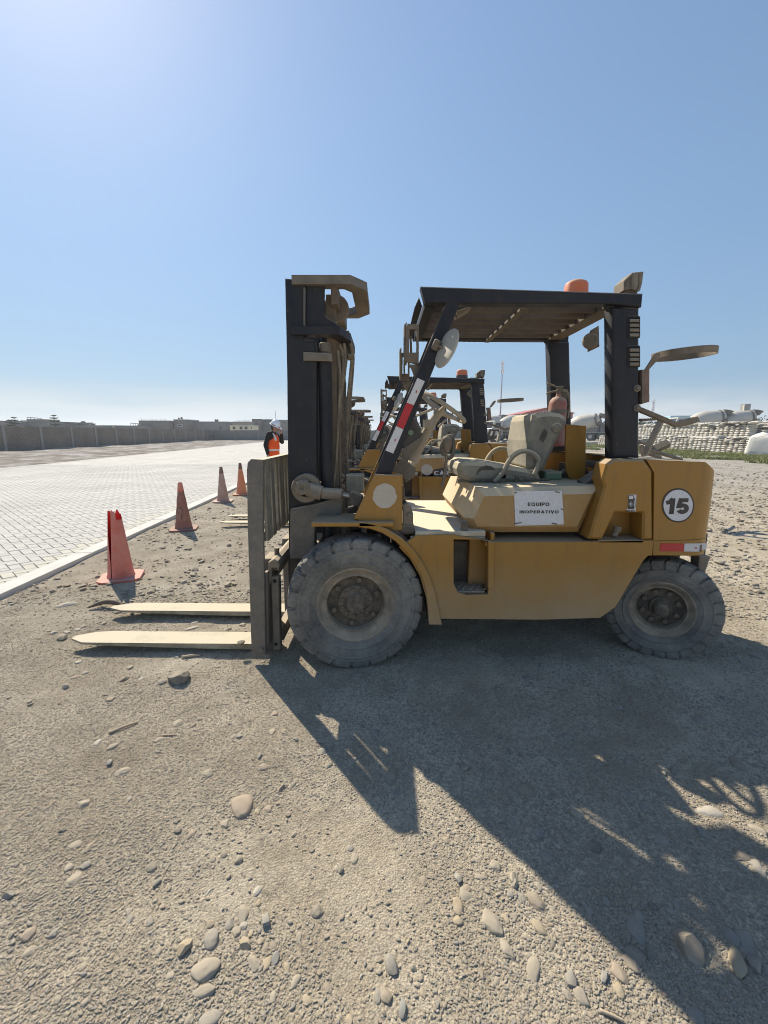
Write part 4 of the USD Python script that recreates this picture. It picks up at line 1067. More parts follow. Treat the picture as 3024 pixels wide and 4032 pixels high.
plain("truck_white", (0.44, 0.42, 0.37), rough=.5, var=.18, scale=1.2)
plain("truck_grey", (0.17, 0.16, 0.145), rough=.7, var=.3, scale=2.0)
plain("truck_glass", (0.03, 0.035, 0.04), rough=.1)
island("sack_white", [(0, (0.50, 0.48, 0.43)), (0.4, (0.66, 0.65, 0.60)), (0.9, (0.76, 0.75, 0.71)), (1, (0.58, 0.66, 0.70))], scale=9, var=.16, bumpd=.01, scale2=1.5)
island("sack_old", [(0, (0.26, 0.24, 0.20)), (1, (0.40, 0.37, 0.31))], scale=9, var=.22, bumpd=.01)
plain("sack_big", (0.56, 0.55, 0.51), rough=.8, var=.12, scale=3, bumpd=.02)
plain("leaf_dark", (0.055, 0.075, 0.035), rough=.7, var=.4, scale=2, transl=.25)
plain("leaf_pine", (0.05, 0.07, 0.045), rough=.7, var=.3, scale=2)
plain("grass_green", (0.13, 0.16, 0.055), rough=.7, var=.4, scale=.9, transl=.25)
plain("grass_dry", (0.28, 0.25, 0.12), rough=.8, var=.3, scale=.9, transl=.2)
plain("trunk_brown", (0.10, 0.075, 0.055), rough=.9)
STONES = {"pale": (0.36, 0.32, 0.25), "pink": (0.33, 0.25, 0.19), "grey": (0.22, 0.225, 0.22), "brown": (0.24, 0.19, 0.14), "dark": (0.085, 0.085, 0.08), "blue": (0.20, 0.235, 0.26), "tan": (0.42, 0.33, 0.20), "white": (0.52, 0.50, 0.45)}
for k_, c_ in STONES.items():
    dusty("stone_" + k_, c_, amt=.42, up=.18, rough=.92, scale=30, bev=0, dust=(0.34, 0.30, 0.235), grime=0.0, base2=tuple(x * .55 for x in c_), bumpd=.004, spec=.25)
dusty("cone_red", (0.60, 0.10, 0.06), amt=.5, up=.7, rough=.6, scale=4, bev=0, dust=(0.52, 0.31, 0.26))
dusty("cone_inner", (0.80, 0.02, 0.02), amt=.05, up=.0, rough=.5, scale=5, bev=0)
dusty("cone_brown", (0.20, 0.045, 0.03), amt=.35, up=.6, rough=.65, scale=7, bev=0, dust=(0.36, 0.25, 0.20))
dusty("cone_grey", (0.30, 0.15, 0.11), amt=.55, up=.7, rough=.7, scale=5, bev=0, dust=(0.44, 0.33, 0.29))
dusty("cone_orange", (0.60, 0.16, 0.05), amt=.35, up=.7, rough=.6, scale=5, bev=0, dust=(0.50, 0.33, 0.24))
dusty("cone_dark_tip", (0.13, 0.05, 0.035), amt=.25, up=.3, rough=.7, scale=9, bev=0)
plain("skin", (0.36, 0.20, 0.145), rough=.55, var=.08)
plain("hair_black", (0.012, 0.01, 0.009), rough=.6)
plain("cloth_black", (0.012, 0.012, 0.014), rough=.9, var=.2)
plain("cloth_jean", (0.03, 0.035, 0.055), rough=.9, var=.3, scale=12)
plain("vest_orange", (0.85, 0.10, 0.012), rough=.7, var=.12, scale=6)
plain("reflective", (0.62, 0.60, 0.58), rough=.4, var=.05)
plain("helmet_white", (0.74, 0.76, 0.80), rough=.3, var=.03)
plain("wood_stick", (0.40, 0.33, 0.24), rough=.9, var=.25, scale=20)
plain("rubber_scrap", (0.12, 0.095, 0.072), rough=.85, var=.3, scale=12)

# ------------------------------------------------------------------ ground
SL = 0.0615


def kerb_x(y):
    return -3.20 - SL * np.asarray(y)


def far_x(y):
    return -14.0 - SL * np.asarray(y)


def gz(x, y):
    x, y = np.asarray(x, float), np.asarray(y, float)
    p = np.stack([x, y, np.zeros_like(x)], -1)
    near = np.clip(1.5 - np.hypot(x, y - 2) / 14, 0.25, 1)
    z = .030 * (meshkit.fbm(p * 0.9, 3, 1) - .5) + .020 * near * (meshkit.fbm(p * 5.0, 3, 5) - .5) + .0035 * near * (meshkit.fbm(p * 24.0, 2, 9) - .5)
    out = np.clip((far_x(y) - .1 - x) / 2.0, 0, 1)
    z = z + out * (.32 * (meshkit.fbm(p * 0.55, 4, 21) - .42))
    out2 = np.clip((x - 8) / 8.0, 0, 1)
    z = z + out2 * (.10 * (meshkit.fbm(p * 0.4, 4, 31) - .5))
    under = np.clip((kerb_x(y) - x) / .15, 0, 1) * np.clip((x - far_x(y)) / .15, 0, 1)
    return z - under * .12


def growing(a, b, d, lim, g=1.05):
    core = list(np.arange(a, b, d))
    hi, s = [core[-1]], d
    while hi[-1] < lim[1]:
        s = min(s * g, 40)
        hi.append(hi[-1] + s)
    lo, s = [core[0]], d
    while lo[-1] > lim[0]:
        s = min(s * g, 40)
        lo.append(lo[-1] - s)
    return np.array(lo[:0:-1] + core + hi[1:])


gx = growing(-1.9, 2.3, .0125, (-900, 900))
gy = growing(.75, 3.0, .0125, (-60, 1500))
X, Y = np.meshgrid(gx, gy)
Zg = gz(X, Y)
nx, ny = len(gx), len(gy)
idx = (np.arange(ny - 1)[:, None] * nx + np.arange(nx - 1)[None]).ravel()
gf = np.concatenate([np.stack([idx, idx + 1, idx + nx + 1], 1), np.stack([idx, idx + nx + 1, idx + nx], 1)])
put("ground", trimesh.Trimesh(np.stack([X, Y, Zg], -1).reshape(-1, 3), gf, process=False), "dirt", smooth=True, kind="structure")

# ------------------------------------------------------------------ paved road and its kerb
RD = np.array([-SL, 1.0]) / math.hypot(SL, 1)      # along the road
RN = np.array([-RD[1], RD[0]])                     # to the left, across it
R0 = np.array([-3.20, 0.0])
KW, RW, ZR_ = .20, 10.7, .036


def road_pt(s, t):
    return R0 + np.multiply.outer(np.asarray(s), RD) + np.multiply.outer(np.asarray(t), RN)


def quad_prism(ring, z0, z1, ch=.006):
    """An upright prism on a convex ring with a chamfered top, open below."""
    p = np.asarray(ring, float)
    c = p.mean(0)
    d = p - c
    L = np.linalg.norm(d, axis=1, keepdims=True)
    ins = c + d * (1 - ch * 1.3 / L)
    n = len(p)
    V = np.vstack([np.c_[ins, np.full(n, z1)], np.c_[p, np.full(n, z1 - ch)], np.c_[p, np.full(n, z0)]])
    i = np.arange(n)
    j = (i + 1) % n
    Fc = [np.stack([np.zeros(n - 2, int), np.arange(1, n - 1), np.arange(2, n)], 1)]
    for k in (0, 1):
        Fc += [np.stack([k * n + i, (k + 1) * n + i, (k + 1) * n + j], 1), np.stack([k * n + i, (k + 1) * n + j, k * n + j], 1)]
    return V, np.concatenate(Fc)


def join(items):
    V, Fc, o = [], [], 0
    for v, f in items:
        V.append(v)
        Fc.append(f + o)
        o += len(v)
    return trimesh.Trimesh(np.concatenate(V), np.concatenate(Fc), process=False)


rng = np.random.default_rng(11)
road = thing("paved_road", None, None, kind="structure")
SMAX = 20.0
base = join([quad_prism(road_pt(np.array([-2, 140, 140, -2]), np.array([KW + .005, KW + .005, KW + RW, KW + RW])), -.15, ZR_ - .012, .002)])
base.faces = base.faces
put("joint_bed", base, "joint_sand", road)
far_sheet = join([quad_prism(road_pt(np.array([SMAX, 140, 140, SMAX]), np.array([KW + .01, KW + .01, KW + RW - .01, KW + RW - .01])), -.10, ZR_ - .001, .002)])
usd_nodes = {"geo": ("geometry", {}), "mp": ("mapping", {"rotation": (0, 0, math.radians(45) + math.atan(SL))}),
             "b": ("brick_texture", {"scale": 1.0, "brick_width": .2, "row_height": .1, "mortar_size": .010, "mortar_smooth": .3, "color1": (0.43, 0.425, 0.405), "color2": (0.51, 0.505, 0.48), "mortar": (0.18, 0.17, 0.155)}),
             "n": ("noise_texture", {"scale": .8, "detail": 5.0}), "g": ("map_range", {"from_min": .3, "from_max": .7, "to_min": .88, "to_max": 1.08}), "cc": ("combine_xyz", {}), "m": ("mix", {"mix_type": "multiply", "fac": 1.0}),
             "p": ("principled_bsdf", {"roughness": .9, "specular_ior_level": .25})}
MAT["paving_far"] = usdkit.material(stage, "/World/Looks/paving_far", usd_nodes, [("geo.position", "mp.vector"), ("mp.vector", "b.vector"), ("geo.position", "n.vector"), ("n.fac", "g.value"), ("g.result", "cc.x"), ("g.result", "cc.y"), ("g.result", "cc.z"), ("b.color", "m.color1"), ("cc.vector", "m.color2"), ("m.color", "p.base_color")], surface="p.BSDF")
put("far_paving", far_sheet, "paving_far", road)
U = .105
C45 = np.array([[math.cos(math.pi / 4), -math.sin(math.pi / 4)], [math.sin(math.pi / 4), math.cos(math.pi / 4)]])
area = shapely.box(2.0, KW + .012, SMAX, KW + RW - .01)
inner = area.buffer(-.16)
pav, cuts = [], []
N = int(26 / U)
for i in range(-N, N):
    for j in range(-N, N):
        d = (i - j) % 4
        if d == 0:
            c = (i * U, j * U, (i + 2) * U, (j + 1) * U)
        elif d == 3:
            c = (i * U, j * U, (i + 1) * U, (j + 2) * U)
        else:
            continue
        g = .003
        q_ = np.array([(c[0] + g, c[1] + g), (c[2] - g, c[1] + g), (c[2] - g, c[3] - g), (c[0] + g, c[3] - g)]) @ C45.T + (11, 5)
        m = q_.mean(0)
        if not (1.7 < m[0] < SMAX + .3 and KW - .2 < m[1] < KW + RW + .2):
            continue
        if inner.contains(shapely.Point(m)):
            ring = q_
            cut = False
        else:
            pg = Polygon(q_).intersection(area)
            if pg.is_empty or pg.geom_type != "Polygon" or pg.area < .0008:
                continue
            ring = np.array(pg.exterior.coords)[:-1]
            if Polygon(ring).exterior.is_ccw is False:
                ring = ring[::-1]
            cut = m[1] < KW + .3
        w = R0 + ring[:, :1] * RD + ring[:, 1:] * RN
        mid = w.mean(0)
        x_, y_, z_ = mid[0], mid[1] * _c - (ZR_ - H) * -_s * -1, 0
        dep = mid[1] * _c + (H - ZR_) * _s
        vis_ = dep > .3 and abs(mid[0] / dep * FPX) < CX + 40
        pav.append((math.hypot(*mid) if vis_ else 1e6 + math.hypot(*mid), quad_prism(w, ZR_ - .05, ZR_ + rng.uniform(-.0022, .0022), .005), cut))
pav.sort(key=lambda t: t[0])
for d_, (v_, f_), cut in pav[:300]:
    put("paver", trimesh.Trimesh(v_, f_, process=False), "paver_cut" if cut else "paver_concrete", road)
put("paver_field", join([p[1] for p in pav[300:]]), "paver_concrete", road, kind="stuff")
kb = thing("road_kerb", None, None, kind="structure")
for k in range(0, 60):
    s0, s1 = -1 + k * 2.0, -1 + (k + 1) * 2.0
    ring = road_pt(np.array([s0 + .002, s1 - .002, s1 - .002, s0 + .002]), np.array([0, 0, KW, KW]))
    put("kerb_length", trimesh.Trimesh(*quad_prism(ring, -.2, ZR_ + .006, .008), process=False), "kerb_concrete", kb)
    ring = road_pt(np.array([s0 + .002, s1 - .002, s1 - .002, s0 + .002]), np.array([KW + RW, KW + RW, KW + RW + .2, KW + RW + .2]))
    put("kerb_length", trimesh.Trimesh(*quad_prism(ring, -.2, ZR_ + .006, .008), process=False), "kerb_concrete", kb)

# ------------------------------------------------------------------ boundary wall of concrete blocks
wx = lambda y: -27.4 - SL * y
cols = []
for t, p in (("L1", (105, 900)), ("L1", (912, 860)), ("L1", (1580, 860)), ("L2", (332, 640)), ("L2", (660, 600)), ("L2", (947, 590)), ("L2", (1190, 585)), ("L2", (1417, 570)), ("L2", (1612, 570)), ("L3", (118, 500)), ("L3", (250, 495)), ("L3", (372, 490)), ("L3", (484, 490))):
    d = ray(*src(t, *p))
    r = d[0] / d[1]
    cols.append(-27.4 / (r + SL))
cols = [cols[0] - 8.4, cols[0] - 4.2] + cols
wall = thing("boundary_wall", "long grey concrete block wall with columns along the far side of the paved road", "wall")
WH = 2.12
all_blocks = []
for a, b in zip(cols[:-1], cols[1:]):
    L = b - a
    rows = 11
    hb_ = WH / rows
    for r in range(rows):
        nb = max(2, int(round(L / .52)))
        e = np.linspace(a + .15, b - .15, nb + 1)
        if r % 2:
            e = np.concatenate([[e[0]], (e[:-1] + e[1:]) / 2, [e[-1]]])
        for y0, y1 in zip(e[:-1], e[1:]):
            x0 = wx((y0 + y1) / 2)
            pr = rng.uniform(0, .005)
            m = box(-.02, .06 + pr, y0 + .012, y1 - .012, r * hb_ - .15 + .012, (r + 1) * hb_ - .15 - .012, .004)
            v = m.vertices.copy()
            v[:, 0] += -27.4 - SL * v[:, 1]
            all_blocks.append((a < cols[2] - .1, (y0 + y1) / 2, r, trimesh.Trimesh(v, m.faces, process=False)))
    v = box(-.12, .03, a, b, -.4, WH - .16, .004)
    vv = v.vertices.copy(); vv[:, 0] += -27.4 - SL * vv[:, 1]
    put("wall_core", trimesh.Trimesh(vv, v.faces, process=False), "wall_mortar", wall)
    v = box(-.14, .10, a - .15, a + .15, -.4, WH - .10, .01)
    vv = v.vertices.copy(); vv[:, 0] += -27.4 - SL * vv[:, 1]
    put("column", trimesh.Trimesh(vv, v.faces, process=False), "wall_column", wall)
seen = [b for b in all_blocks if b[1] > cols[2] + .0 and not b[0]]
seen.sort(key=lambda b: b[1])
for b in seen[:300]:
    put("block", b[3], "wall_block", wall)
rest = [b[3] for b in seen[300:]] + [b[3] for b in all_blocks if b not in seen[:0] and b[1] <= cols[2]]
put("block_courses", cat(*rest), "wall_block", wall, kind="stuff")
fw = thing("end_wall", "dark grey plain wall closing the far end of the road", "wall")
yw = cols[-1]
xw = wx(yw)
nP = 16
for k in range(nP):
    x0, x1 = xw + k * 4.4, xw + (k + 1) * 4.4
    put("panel", box(x0 + .12, x1 - .12, yw + .2 + .10 * k, yw + .36 + .10 * k, -.3, 1.86 + .04 * math.sin(k * 2.1), .01), "far_wall_grey", fw)
    put("column", box(x0 - .118, x0 + .118, yw + .14 + .10 * k, yw + .42 + .10 * k, -.3, 1.95, .01), "wall_column", fw)

# ------------------------------------------------------------------ houses beyond the wall
def house(label, t, rect, y, depth, mat, wins=(), rods=(), tanks=(), rails=(), name="house", trim=None, door=None):
    """rect, wins, tanks ...: places in the photograph, taken to the upright plane at distance y."""
    (a, zb), (b, zt) = on_y(t, (rect[0], rect[3]), y), on_y(t, (rect[2], rect[1]), y)
    h = thing(name, label, "house", ((a + b) / 2, y, 0))
    cx = (a + b) / 2
    put("wall", box(a - cx, b - cx, 0, depth, -.2, zt, .05), mat, h)
    put("parapet", box(a - cx - .06, b - cx + .06, -.06, depth + .06, zt + .002, zt + .16, .03), trim or mat, h)
    for (x0, y0, x1, y1) in wins:
        p, q = on_y(t, (x0, y1), y), on_y(t, (x1, y0), y)
        w = put("window", slab_hole([(p[0] - cx - .1, p[1] - .1), (q[0] - cx + .1, p[1] - .1), (q[0] - cx + .1, q[1] + .1), (p[0] - cx - .1, q[1] + .1)], [[(p[0] - cx, p[1]), (q[0] - cx, p[1]), (q[0] - cx, q[1]), (p[0] - cx, q[1])]], -.12, -.004), trim or mat, h)
        put("pane", box(p[0] - cx, q[0] - cx, -.05, -.006, p[1], q[1], .01), "window_dark", w)
    for x, top in rods:
        p = on_y(t, (x, top), y + .5)
        put("column_bar", cat(*[box(p[0] - cx + dx, p[0] - cx + dx + .05, .5 + dy, .55 + dy, zt, p[1] - .15 * k, .01) for k, (dx, dy) in enumerate(((-.1, 0), (.1, 0), (0, .2)))]), "render_brown", h, kind="stuff")
    for x0, y0, x1 in tanks:
        p, q = on_y(t, (x0, y0), y + 2), on_y(t, (x1, y0), y + 2)
        r = (q[0] - p[0]) / 2
        put("roof_tank", lathe([(0, 0), (r, 0), (r, (p[1] - zt) * .75), (r * .6, (p[1] - zt) * .95), (0, p[1] - zt)], 16, None, ((p[0] + q[0]) / 2 - cx, 2 + r, zt)), "truck_grey", h, 40)
    for x0, y0, x1, y1 in rails:
        p, q = on_y(t, (x0, y0), y + .4), on_y(t, (x1, y1), y + .4)
        n = 4
        put("roof_frame", cat(tube([(p[0] - cx, .4, p[1]), (q[0] - cx, .4, q[1])], .09, 6), *[tube([(p[0] - cx + (q[0] - p[0]) * k / n, .4, zt), (p[0] - cx + (q[0] - p[0]) * k / n, .4, p[1] + (q[1] - p[1]) * k / n)], .07, 6) for k in range(n + 1)]), "render_grey", h)
    return h


house("low house with a roof frame and pale rails right of the left pines", "L1", (465, 345, 1165, 700), 100, 10, "render_grey", rails=((455, 300, 920, 328), (1040, 345, 1130, 345)), tanks=((740, 276, 800),))
house("upper block under a raised rail on the leftmost house", "L1", (600, 292, 905, 400), 108, 6, "render_brown", rails=((588, 240, 895, 262),))
house("low grey house at the left edge of the photo behind the wall", "L1", (-300, 330, 255, 700), 96, 8, "render_grey")
house("small flat block right of the tallest pine tree", "L1", (1345, 372, 1590, 700), 104, 8, "render_brown")
house("low house with a big dark roof tank and a long rail", "L2", (0, 318, 245, 640), 104, 8, "render_grey", tanks=((48, 236, 122), (188, 300, 225)), rails=((0, 270, 272, 270),))
house("low cream roofed shed just above the wall", "L2", (418, 318, 660, 640), 112, 8, "render_cream")
house("low grey shed with a thin canopy and a dark tank", "L2", (665, 325, 1075, 640), 112, 8, "render_grey", tanks=((988, 288, 1030),), rails=((888, 275, 1050, 280),))
house("long unfinished grey house with bare column bars on its roof", "L2", (1060, 242, 1512, 640), 118, 10, "render_brown", rods=[(1060, 195), (1098, 200), (1142, 198), (1188, 200), (1235, 205), (1252, 200), (1290, 205), (1318, 205), (1372, 195), (1425, 200), (1465, 200)])
house("taller brown house with roof tanks and a white framed opening", "L3", (-40, 195, 108, 500), 120, 9, "render_brown", wins=((0, 262, 60, 288),), tanks=((-5, 160, 20), (30, 152, 62)), trim="render_white")
house("wide grey house with a twin tank on its long flat roof", "L3", (110, 228, 695, 500), 125, 12, "render_grey", wins=((610, 300, 632, 335),), tanks=((526, 185, 556), (558, 185, 584)))
house("narrow low house in the gap left of the cream house", "L3", (700, 275, 770, 500), 128, 8, "render_brown", tanks=((735, 255, 762),))
house("cream house front with four dark windows", "L3", (767, 285, 1090, 500), 112, 5, "render_cream", wins=((800, 294, 836, 334), (900, 294, 936, 334), (972, 294, 1012, 334), (1066, 296, 1076, 326)))
house("grey storey with column bars rising behind the cream house", "L3", (806, 230, 1092, 400), 121, 8, "render_grey", rods=[(865, 190), (895, 195), (930, 188), (975, 190), (1002, 195), (1030, 190)], tanks=((828, 215, 846),))
house("brown square house right of the cream house", "L3", (1092, 192, 1200, 500), 124, 8, "render_brown")
house("mid grey house with a small roof room above the worker's vest", "L3", (1202, 222, 1400, 500), 126, 8, "render_grey")
house("small roof room on the house behind the worker", "L3", (1270, 195, 1352, 300), 128, 4, "render_brown")
house("grey house behind the white helmet, beside the forklift mast", "L3", (1402, 205, 1680, 500), 122, 9, "render_grey", wins=((1525, 232, 1560, 243),), trim="render_grey")


def lattice(name, label, t, base_pt, top_pt, y, w, mat="mast_grey", panels=True, group=None):
    p, q = on_y(t, base_pt, y), on_y(t, top_pt, y)
    zt = q[1]
    m = thing(name, label, "antenna", (p[0], y, 0))
    put("pole", lathe([(w, 0), (w * .55, zt), (0, zt)], 10), mat, m, 40)
    if panels:
        for lv, r in ((zt - 1.0, .45), (zt - 3.2, .4)):
            for k in range(3):
                a = k * 2.094 + .4
                put("antenna_panel", moved(box(-.12, .12, -.08, .08, -1.0, 1.0, .03), (r * math.cos(a), r * math.sin(a), lv)), "render_white", m)
            put("antenna_ring", lathe([(r - .1, lv - .05), (r, lv - .05), (r, lv + .05), (r - .1, lv + .05)], 12), mat, m)
    return m


lattice("antenna_mast", "tall slim antenna mast rising between the forklift roofs", "e", (285, 1140), (325, 165), 150, .28)
lattice("antenna_mast", "short antenna mast with panels above the bent bar at the right", "8", (880, 1640), (903, 1445), 150, .22)
lattice("antenna_mast", "thin bare aerial above the houses behind the worker's helmet", "L3", (1424, 205), (1420, 62), 122, .10, panels=False)


def pine(label, t, base_x, top, y, s, wh):
    p = on_y(t, (base_x, top), y)
    h = p[1]
    tr = thing("pine_tree", label, "tree", (p[0], y, 0))
    put("trunk", lathe([(.16, 0), (.03, h), (0, h)], 8), "trunk_brown", tr, 40)
    r_ = np.random.default_rng(int(abs(p[0]) * 100))
    ms = []
    for k in range(wh):
        z = h - .25 - (k ** 1.15) * s * .55
        if z < .5:
            break
        R = .35 + .28 * s * k
        for a in range(6):
            an = a * 1.047 + k * .5 + r_.uniform(-.2, .2)
            for q_ in range(7):
                f = (q_ + 1) / 7
                for sd in (-1, 0, 1):
                    c = np.array([R * f * math.cos(an + sd * .22 * f), R * f * math.sin(an + sd * .22 * f), z + .18 * R * f * f - .05])
                    b = trimesh.creation.icosphere(0, radius=1)
                    b.apply_scale((.16, .16, .07)); b.apply_translation(c + r_.uniform(-.05, .05, 3))
                    ms.append(b)
    put("crown", cat(*ms), "leaf_pine", tr, kind=None)
    return tr


pine("short bushy pine at far left, the smaller of the left pair", "L1", 192, 275, 92, .85, 5)
pine("taller pine of the left pair, tiers of branches", "L1", 300, 218, 92, 1.0, 7)
pine("tallest tiered pine standing alone left of the small flat block", "L1", 1165, 172, 92, 1.0, 9)


def shrub(name, label, loc, size, n, seed, mat="leaf_dark", catg="bush", group=None):
    r_ = np.random.default_rng(seed)
    b = thing(name, label, catg, loc, group=group)
    put("trunk", cat(*[tube([(0, 0, -.1), (r_.uniform(-.3, .3) * size[0], r_.uniform(-.3, .3) * size[1], size[2] * .6)], [.07, .03], 6) for _ in range(4)]), "trunk_brown", b)
    cl = r_.normal(0, 1, (14, 3))
    cl /= np.linalg.norm(cl, axis=1, keepdims=True)
    cl = cl * np.array(size) * .5 * r_.uniform(.4, 1, (14, 1)) + (0, 0, size[2] * .55)
    V, Fc = [], []
    for k in range(n):
        c = cl[r_.integers(14)] + r_.normal(0, .16, 3) * np.array(size)
        u, w = r_.normal(0, 1, 3), r_.normal(0, 1, 3)
        u /= np.linalg.norm(u); w -= u * u.dot(w); w /= np.linalg.norm(w)
        s = r_.uniform(.10, .22) * max(.6, size[2] / 2.5)
        o = len(V)
        V += [c - u * s, c + w * s * .5, c + u * s, c - w * s * .5]
        Fc += [(o, o + 1, o + 2), (o, o + 2, o + 3)]
    put("crown", trimesh.Trimesh(np.array(V), np.array(Fc), process=False), mat, b)
    return b


# ------------------------------------------------------------------ right side: blue building, shed, walls, trucks, sacks
def at_y(t, p, y):
    q = on_y(t, p, y)
    return q[0], q[1]


yb = 180
bx0, bz0 = at_y("S", (150, 430), yb)
bx1, bz1 = at_y("S", (735, 300), yb)
bb = thing("blue_building", "long two storey white building with blue trim and a water tower beyond the sacks", "building", (bx0, yb, 0))
Lb = 44.0
yaw = math.radians(-20)
cs, sn = math.cos(yaw), math.sin(yaw)


def bput(name, x0, x1, y0, y1, z0, z1, mat, parent=bb):
    m = box(x0 * .52, x1 * .52, y0, y1, z0, z1, .04)
    v = m.vertices.copy()
    m.vertices = np.stack([v[:, 0] * cs - v[:, 1] * sn, v[:, 0] * sn + v[:, 1] * cs, v[:, 2]], 1)
    return put(name, m, mat, parent)


zt = 8.2
bput("wall", 0, 24, 0, 9, -.2, zt - .8, "render_white")
bput("roof_band", -.15, 24.0, -.2, 9.2, zt - .79, zt, "render_blue")
for k in range(4):
    bput("column", k * 6.2, k * 6.2 + .5, -.15, -.004, 0, zt - .8, "render_blue")
for k, x in enumerate((.9, 2.4, 3.9, 5.1, 7.2, 10.0, 13.2, 14.9, 16.6, 19.4, 21.2)):
    w = bput("window", x, x + 1.0, -.12, -.003, zt - 2.9, zt - 1.2, "render_white")
    bput("pane", x + .1, x + .9, -.16, -.122, zt - 2.8, zt - 1.3, "window_dark", w)
bput("wall", 24.02, 44, -.6, 8, -.2, zt - .2, "render_white")
bput("roof_band", 24.02, 44, -.8, 8.2, zt - .19, zt + .6, "render_blue")
for x in (24.6, 30.5, 36.4, 43.0):
    bput("column", x, x + .6, -.9, -.61, 0, zt - .2, "render_blue")
for x in (25.5, 31.5, 37.5):
    w = bput("window", x, x + 4.6, -.74, -.603, zt - 2.8, zt - 1.0, "render_white")
    bput("pane", x + .15, x + 4.45, -.80, -.742, zt - 2.65, zt - 1.15, "window_dark", w)
bput("stair_tower", 44.02, 53, 0, 8, -.2, zt + .4, "render_blue")
bput("tank_tower", 47.2, 51.2, 1, 5, zt + .42, zt + 4.2, "render_grey")
bput("tower_post", 46.6, 47.18, .3, .9, zt + .42, zt + 4.0, "render_cream")
bput("aerial", 45.0, 47.9, 1.0, 1.12, zt + 4.1, zt + 4.2, "mast_grey")

sx0_, sz0_ = at_y("e", (690, 1025), 125)
sx1_, _ = at_y("e", (1480, 1025), 125)
_, szr = at_y("e", (965, 965), 125)
shd = thing("red_shed", "red ribbed metal shed with a shallow gable behind the forklift seat", "shed", (sx0_, 125, 0))
wl = sx1_ - sx0_
put("wall", slab(np.array([(0, -.2), (wl, -.2), (wl, sz0_), (wl * .45, szr + .4), (0, sz0_)]), 0, 20, .03), "shed_red", shd)
for k in range(22):
    x = .2 + k * (wl - .4) / 21
    top = np.interp(x, [0, wl * .45, wl], [sz0_, szr + .4, sz0_]) - .5
    put("rib", box(x - .10, x + .10, -.08, -.003, 0, top, .02), "shed_rib", shd)
put("roof", slab(np.array([(-.3, sz0_ - .05), (wl * .45, szr + .42), (wl + .3, sz0_ - .05), (wl + .3, sz0_ + .12), (wl * .45, szr + .6), (-.3, sz0_ + .12)]), -.4, 20.4, .02), "shed_red", shd)
yard = thing("yard_wall", "plain grey wall behind the mixer trucks", "wall", (8, 92, 0))
for k in range(18):
    put("panel", box(k * 4.5 + .1, k * 4.5 + 4.4, 0, .2, -.2, 2.6 + .05 * math.sin(k), .02), "far_wall_grey", yard)
    put("column", box(k * 4.5 - .098, k * 4.5 + .098, -.06, .26, -.2, 2.7, .02), "wall_column", yard)
hgr = house("low brown building behind the third mixer truck", "z8", (400, 430, 1180, 640), 100, 8, "render_brown")


def make_truck(root):
    """Length along x, the hopper at +x."""
    put("chassis", box(-4.2, 3.6, -.45, .45, .75, 1.05, .03), "truck_grey", root)
    for x in (-3.0, 1.2, 2.55):
        for s in (-1, 1):
            w = put("wheel", lathe([(.0, .10), (.2, .12), (.26, .02), (.34, .10), (.48, .14), (.52, .06), (.52, -.14), (.3, -.16), (0, -.16)], 24, (0, s, 0), (x, s * 1.0, .52)), "rubber", root, 40)
            put("rim", lathe([(.0, .125), (.18, .135), (.25, .09), (.27, .10)], 16, (0, s, 0), (x, s * 1.0, .52)), "truck_white", w, 40)
    cab = slab(np.array([(-4.4, .7), (-2.45, .7), (-2.45, 2.75), (-3.9, 2.75), (-4.3, 1.75), (-4.4, 1.6)]), -1.15, 1.15, .06)
    c = put("cab", cab, "truck_white", root)
    put("side_window", slab(np.array([(-3.95, 1.75), (-2.9, 1.75), (-2.9, 2.45), (-3.75, 2.45)]), -1.175, -1.152, .004), "truck_glass", c)
    put("windscreen", slab(np.array([(-4.33, 1.78), (-3.98, 2.6), (-3.96, 2.6), (-4.29, 1.78)]), -.95, .95, .004), "truck_glass", c)
    ax = np.array([1.0, 0, .27]); ax /= np.linalg.norm(ax)
    dr = lathe([(.0, 0), (.55, .02), (.95, .45), (1.2, 1.3), (1.22, 2.1), (1.0, 3.1), (.66, 4.3), (.58, 4.35), (.5, 4.2)], 36, ax, (-2.1, 0, 1.85))
    d = put("drum", dr, "truck_white", root, 40)
    put("drum_ring", lathe([(.78, 3.75), (.90, 3.76), (.90, 3.95), (.74, 3.96)], 36, ax, (-2.1, 0, 1.85)), "truck_grey", d)
    put("hopper", lathe([(.3, 0), (.35, .02), (.62, .6), (.58, .6), (.3, .06)], 20, (.25, 0, 1), (2.35, 0, 3.05)), "truck_grey", root, 40)
    put("chute", tube([(2.5, 0, 2.5), (3.2, -.1, 1.9), (4.2, -.25, 1.2)], [.22, .2, .2], 10), "truck_white", root)
    put("rear_frame", cat(box(1.9, 2.1, -.6, -.45, 1.05, 2.9, .02), box(1.9, 2.1, .45, .6, 1.05, 2.9, .02), box(1.92, 2.08, -.449, .449, 2.7, 2.88, .02), tube([(2.0, -.5, 2.8), (3.0, -.5, 1.05)], .06, 6), tube([(2.0, .5, 2.8), (3.0, .5, 1.05)], .06, 6)), "truck_grey", root, kind="stuff")
    put("water_tank", cyl((-2.3, -.7, 1.45), (-2.3, .7, 1.45), .33, 18, .03), "truck_grey", root, 40)
    for s in (-1, 1):
        put("mudguard", slab(np.array([(.4, 1.08), (3.3, 1.08), (3.3, 1.14), (.4, 1.14)]), s * 1.0 - .2, s * 1.0 + .2, .01), "truck_white", root)


def truck_at(px, t, y):
    return on_y(t, px, y)[0]


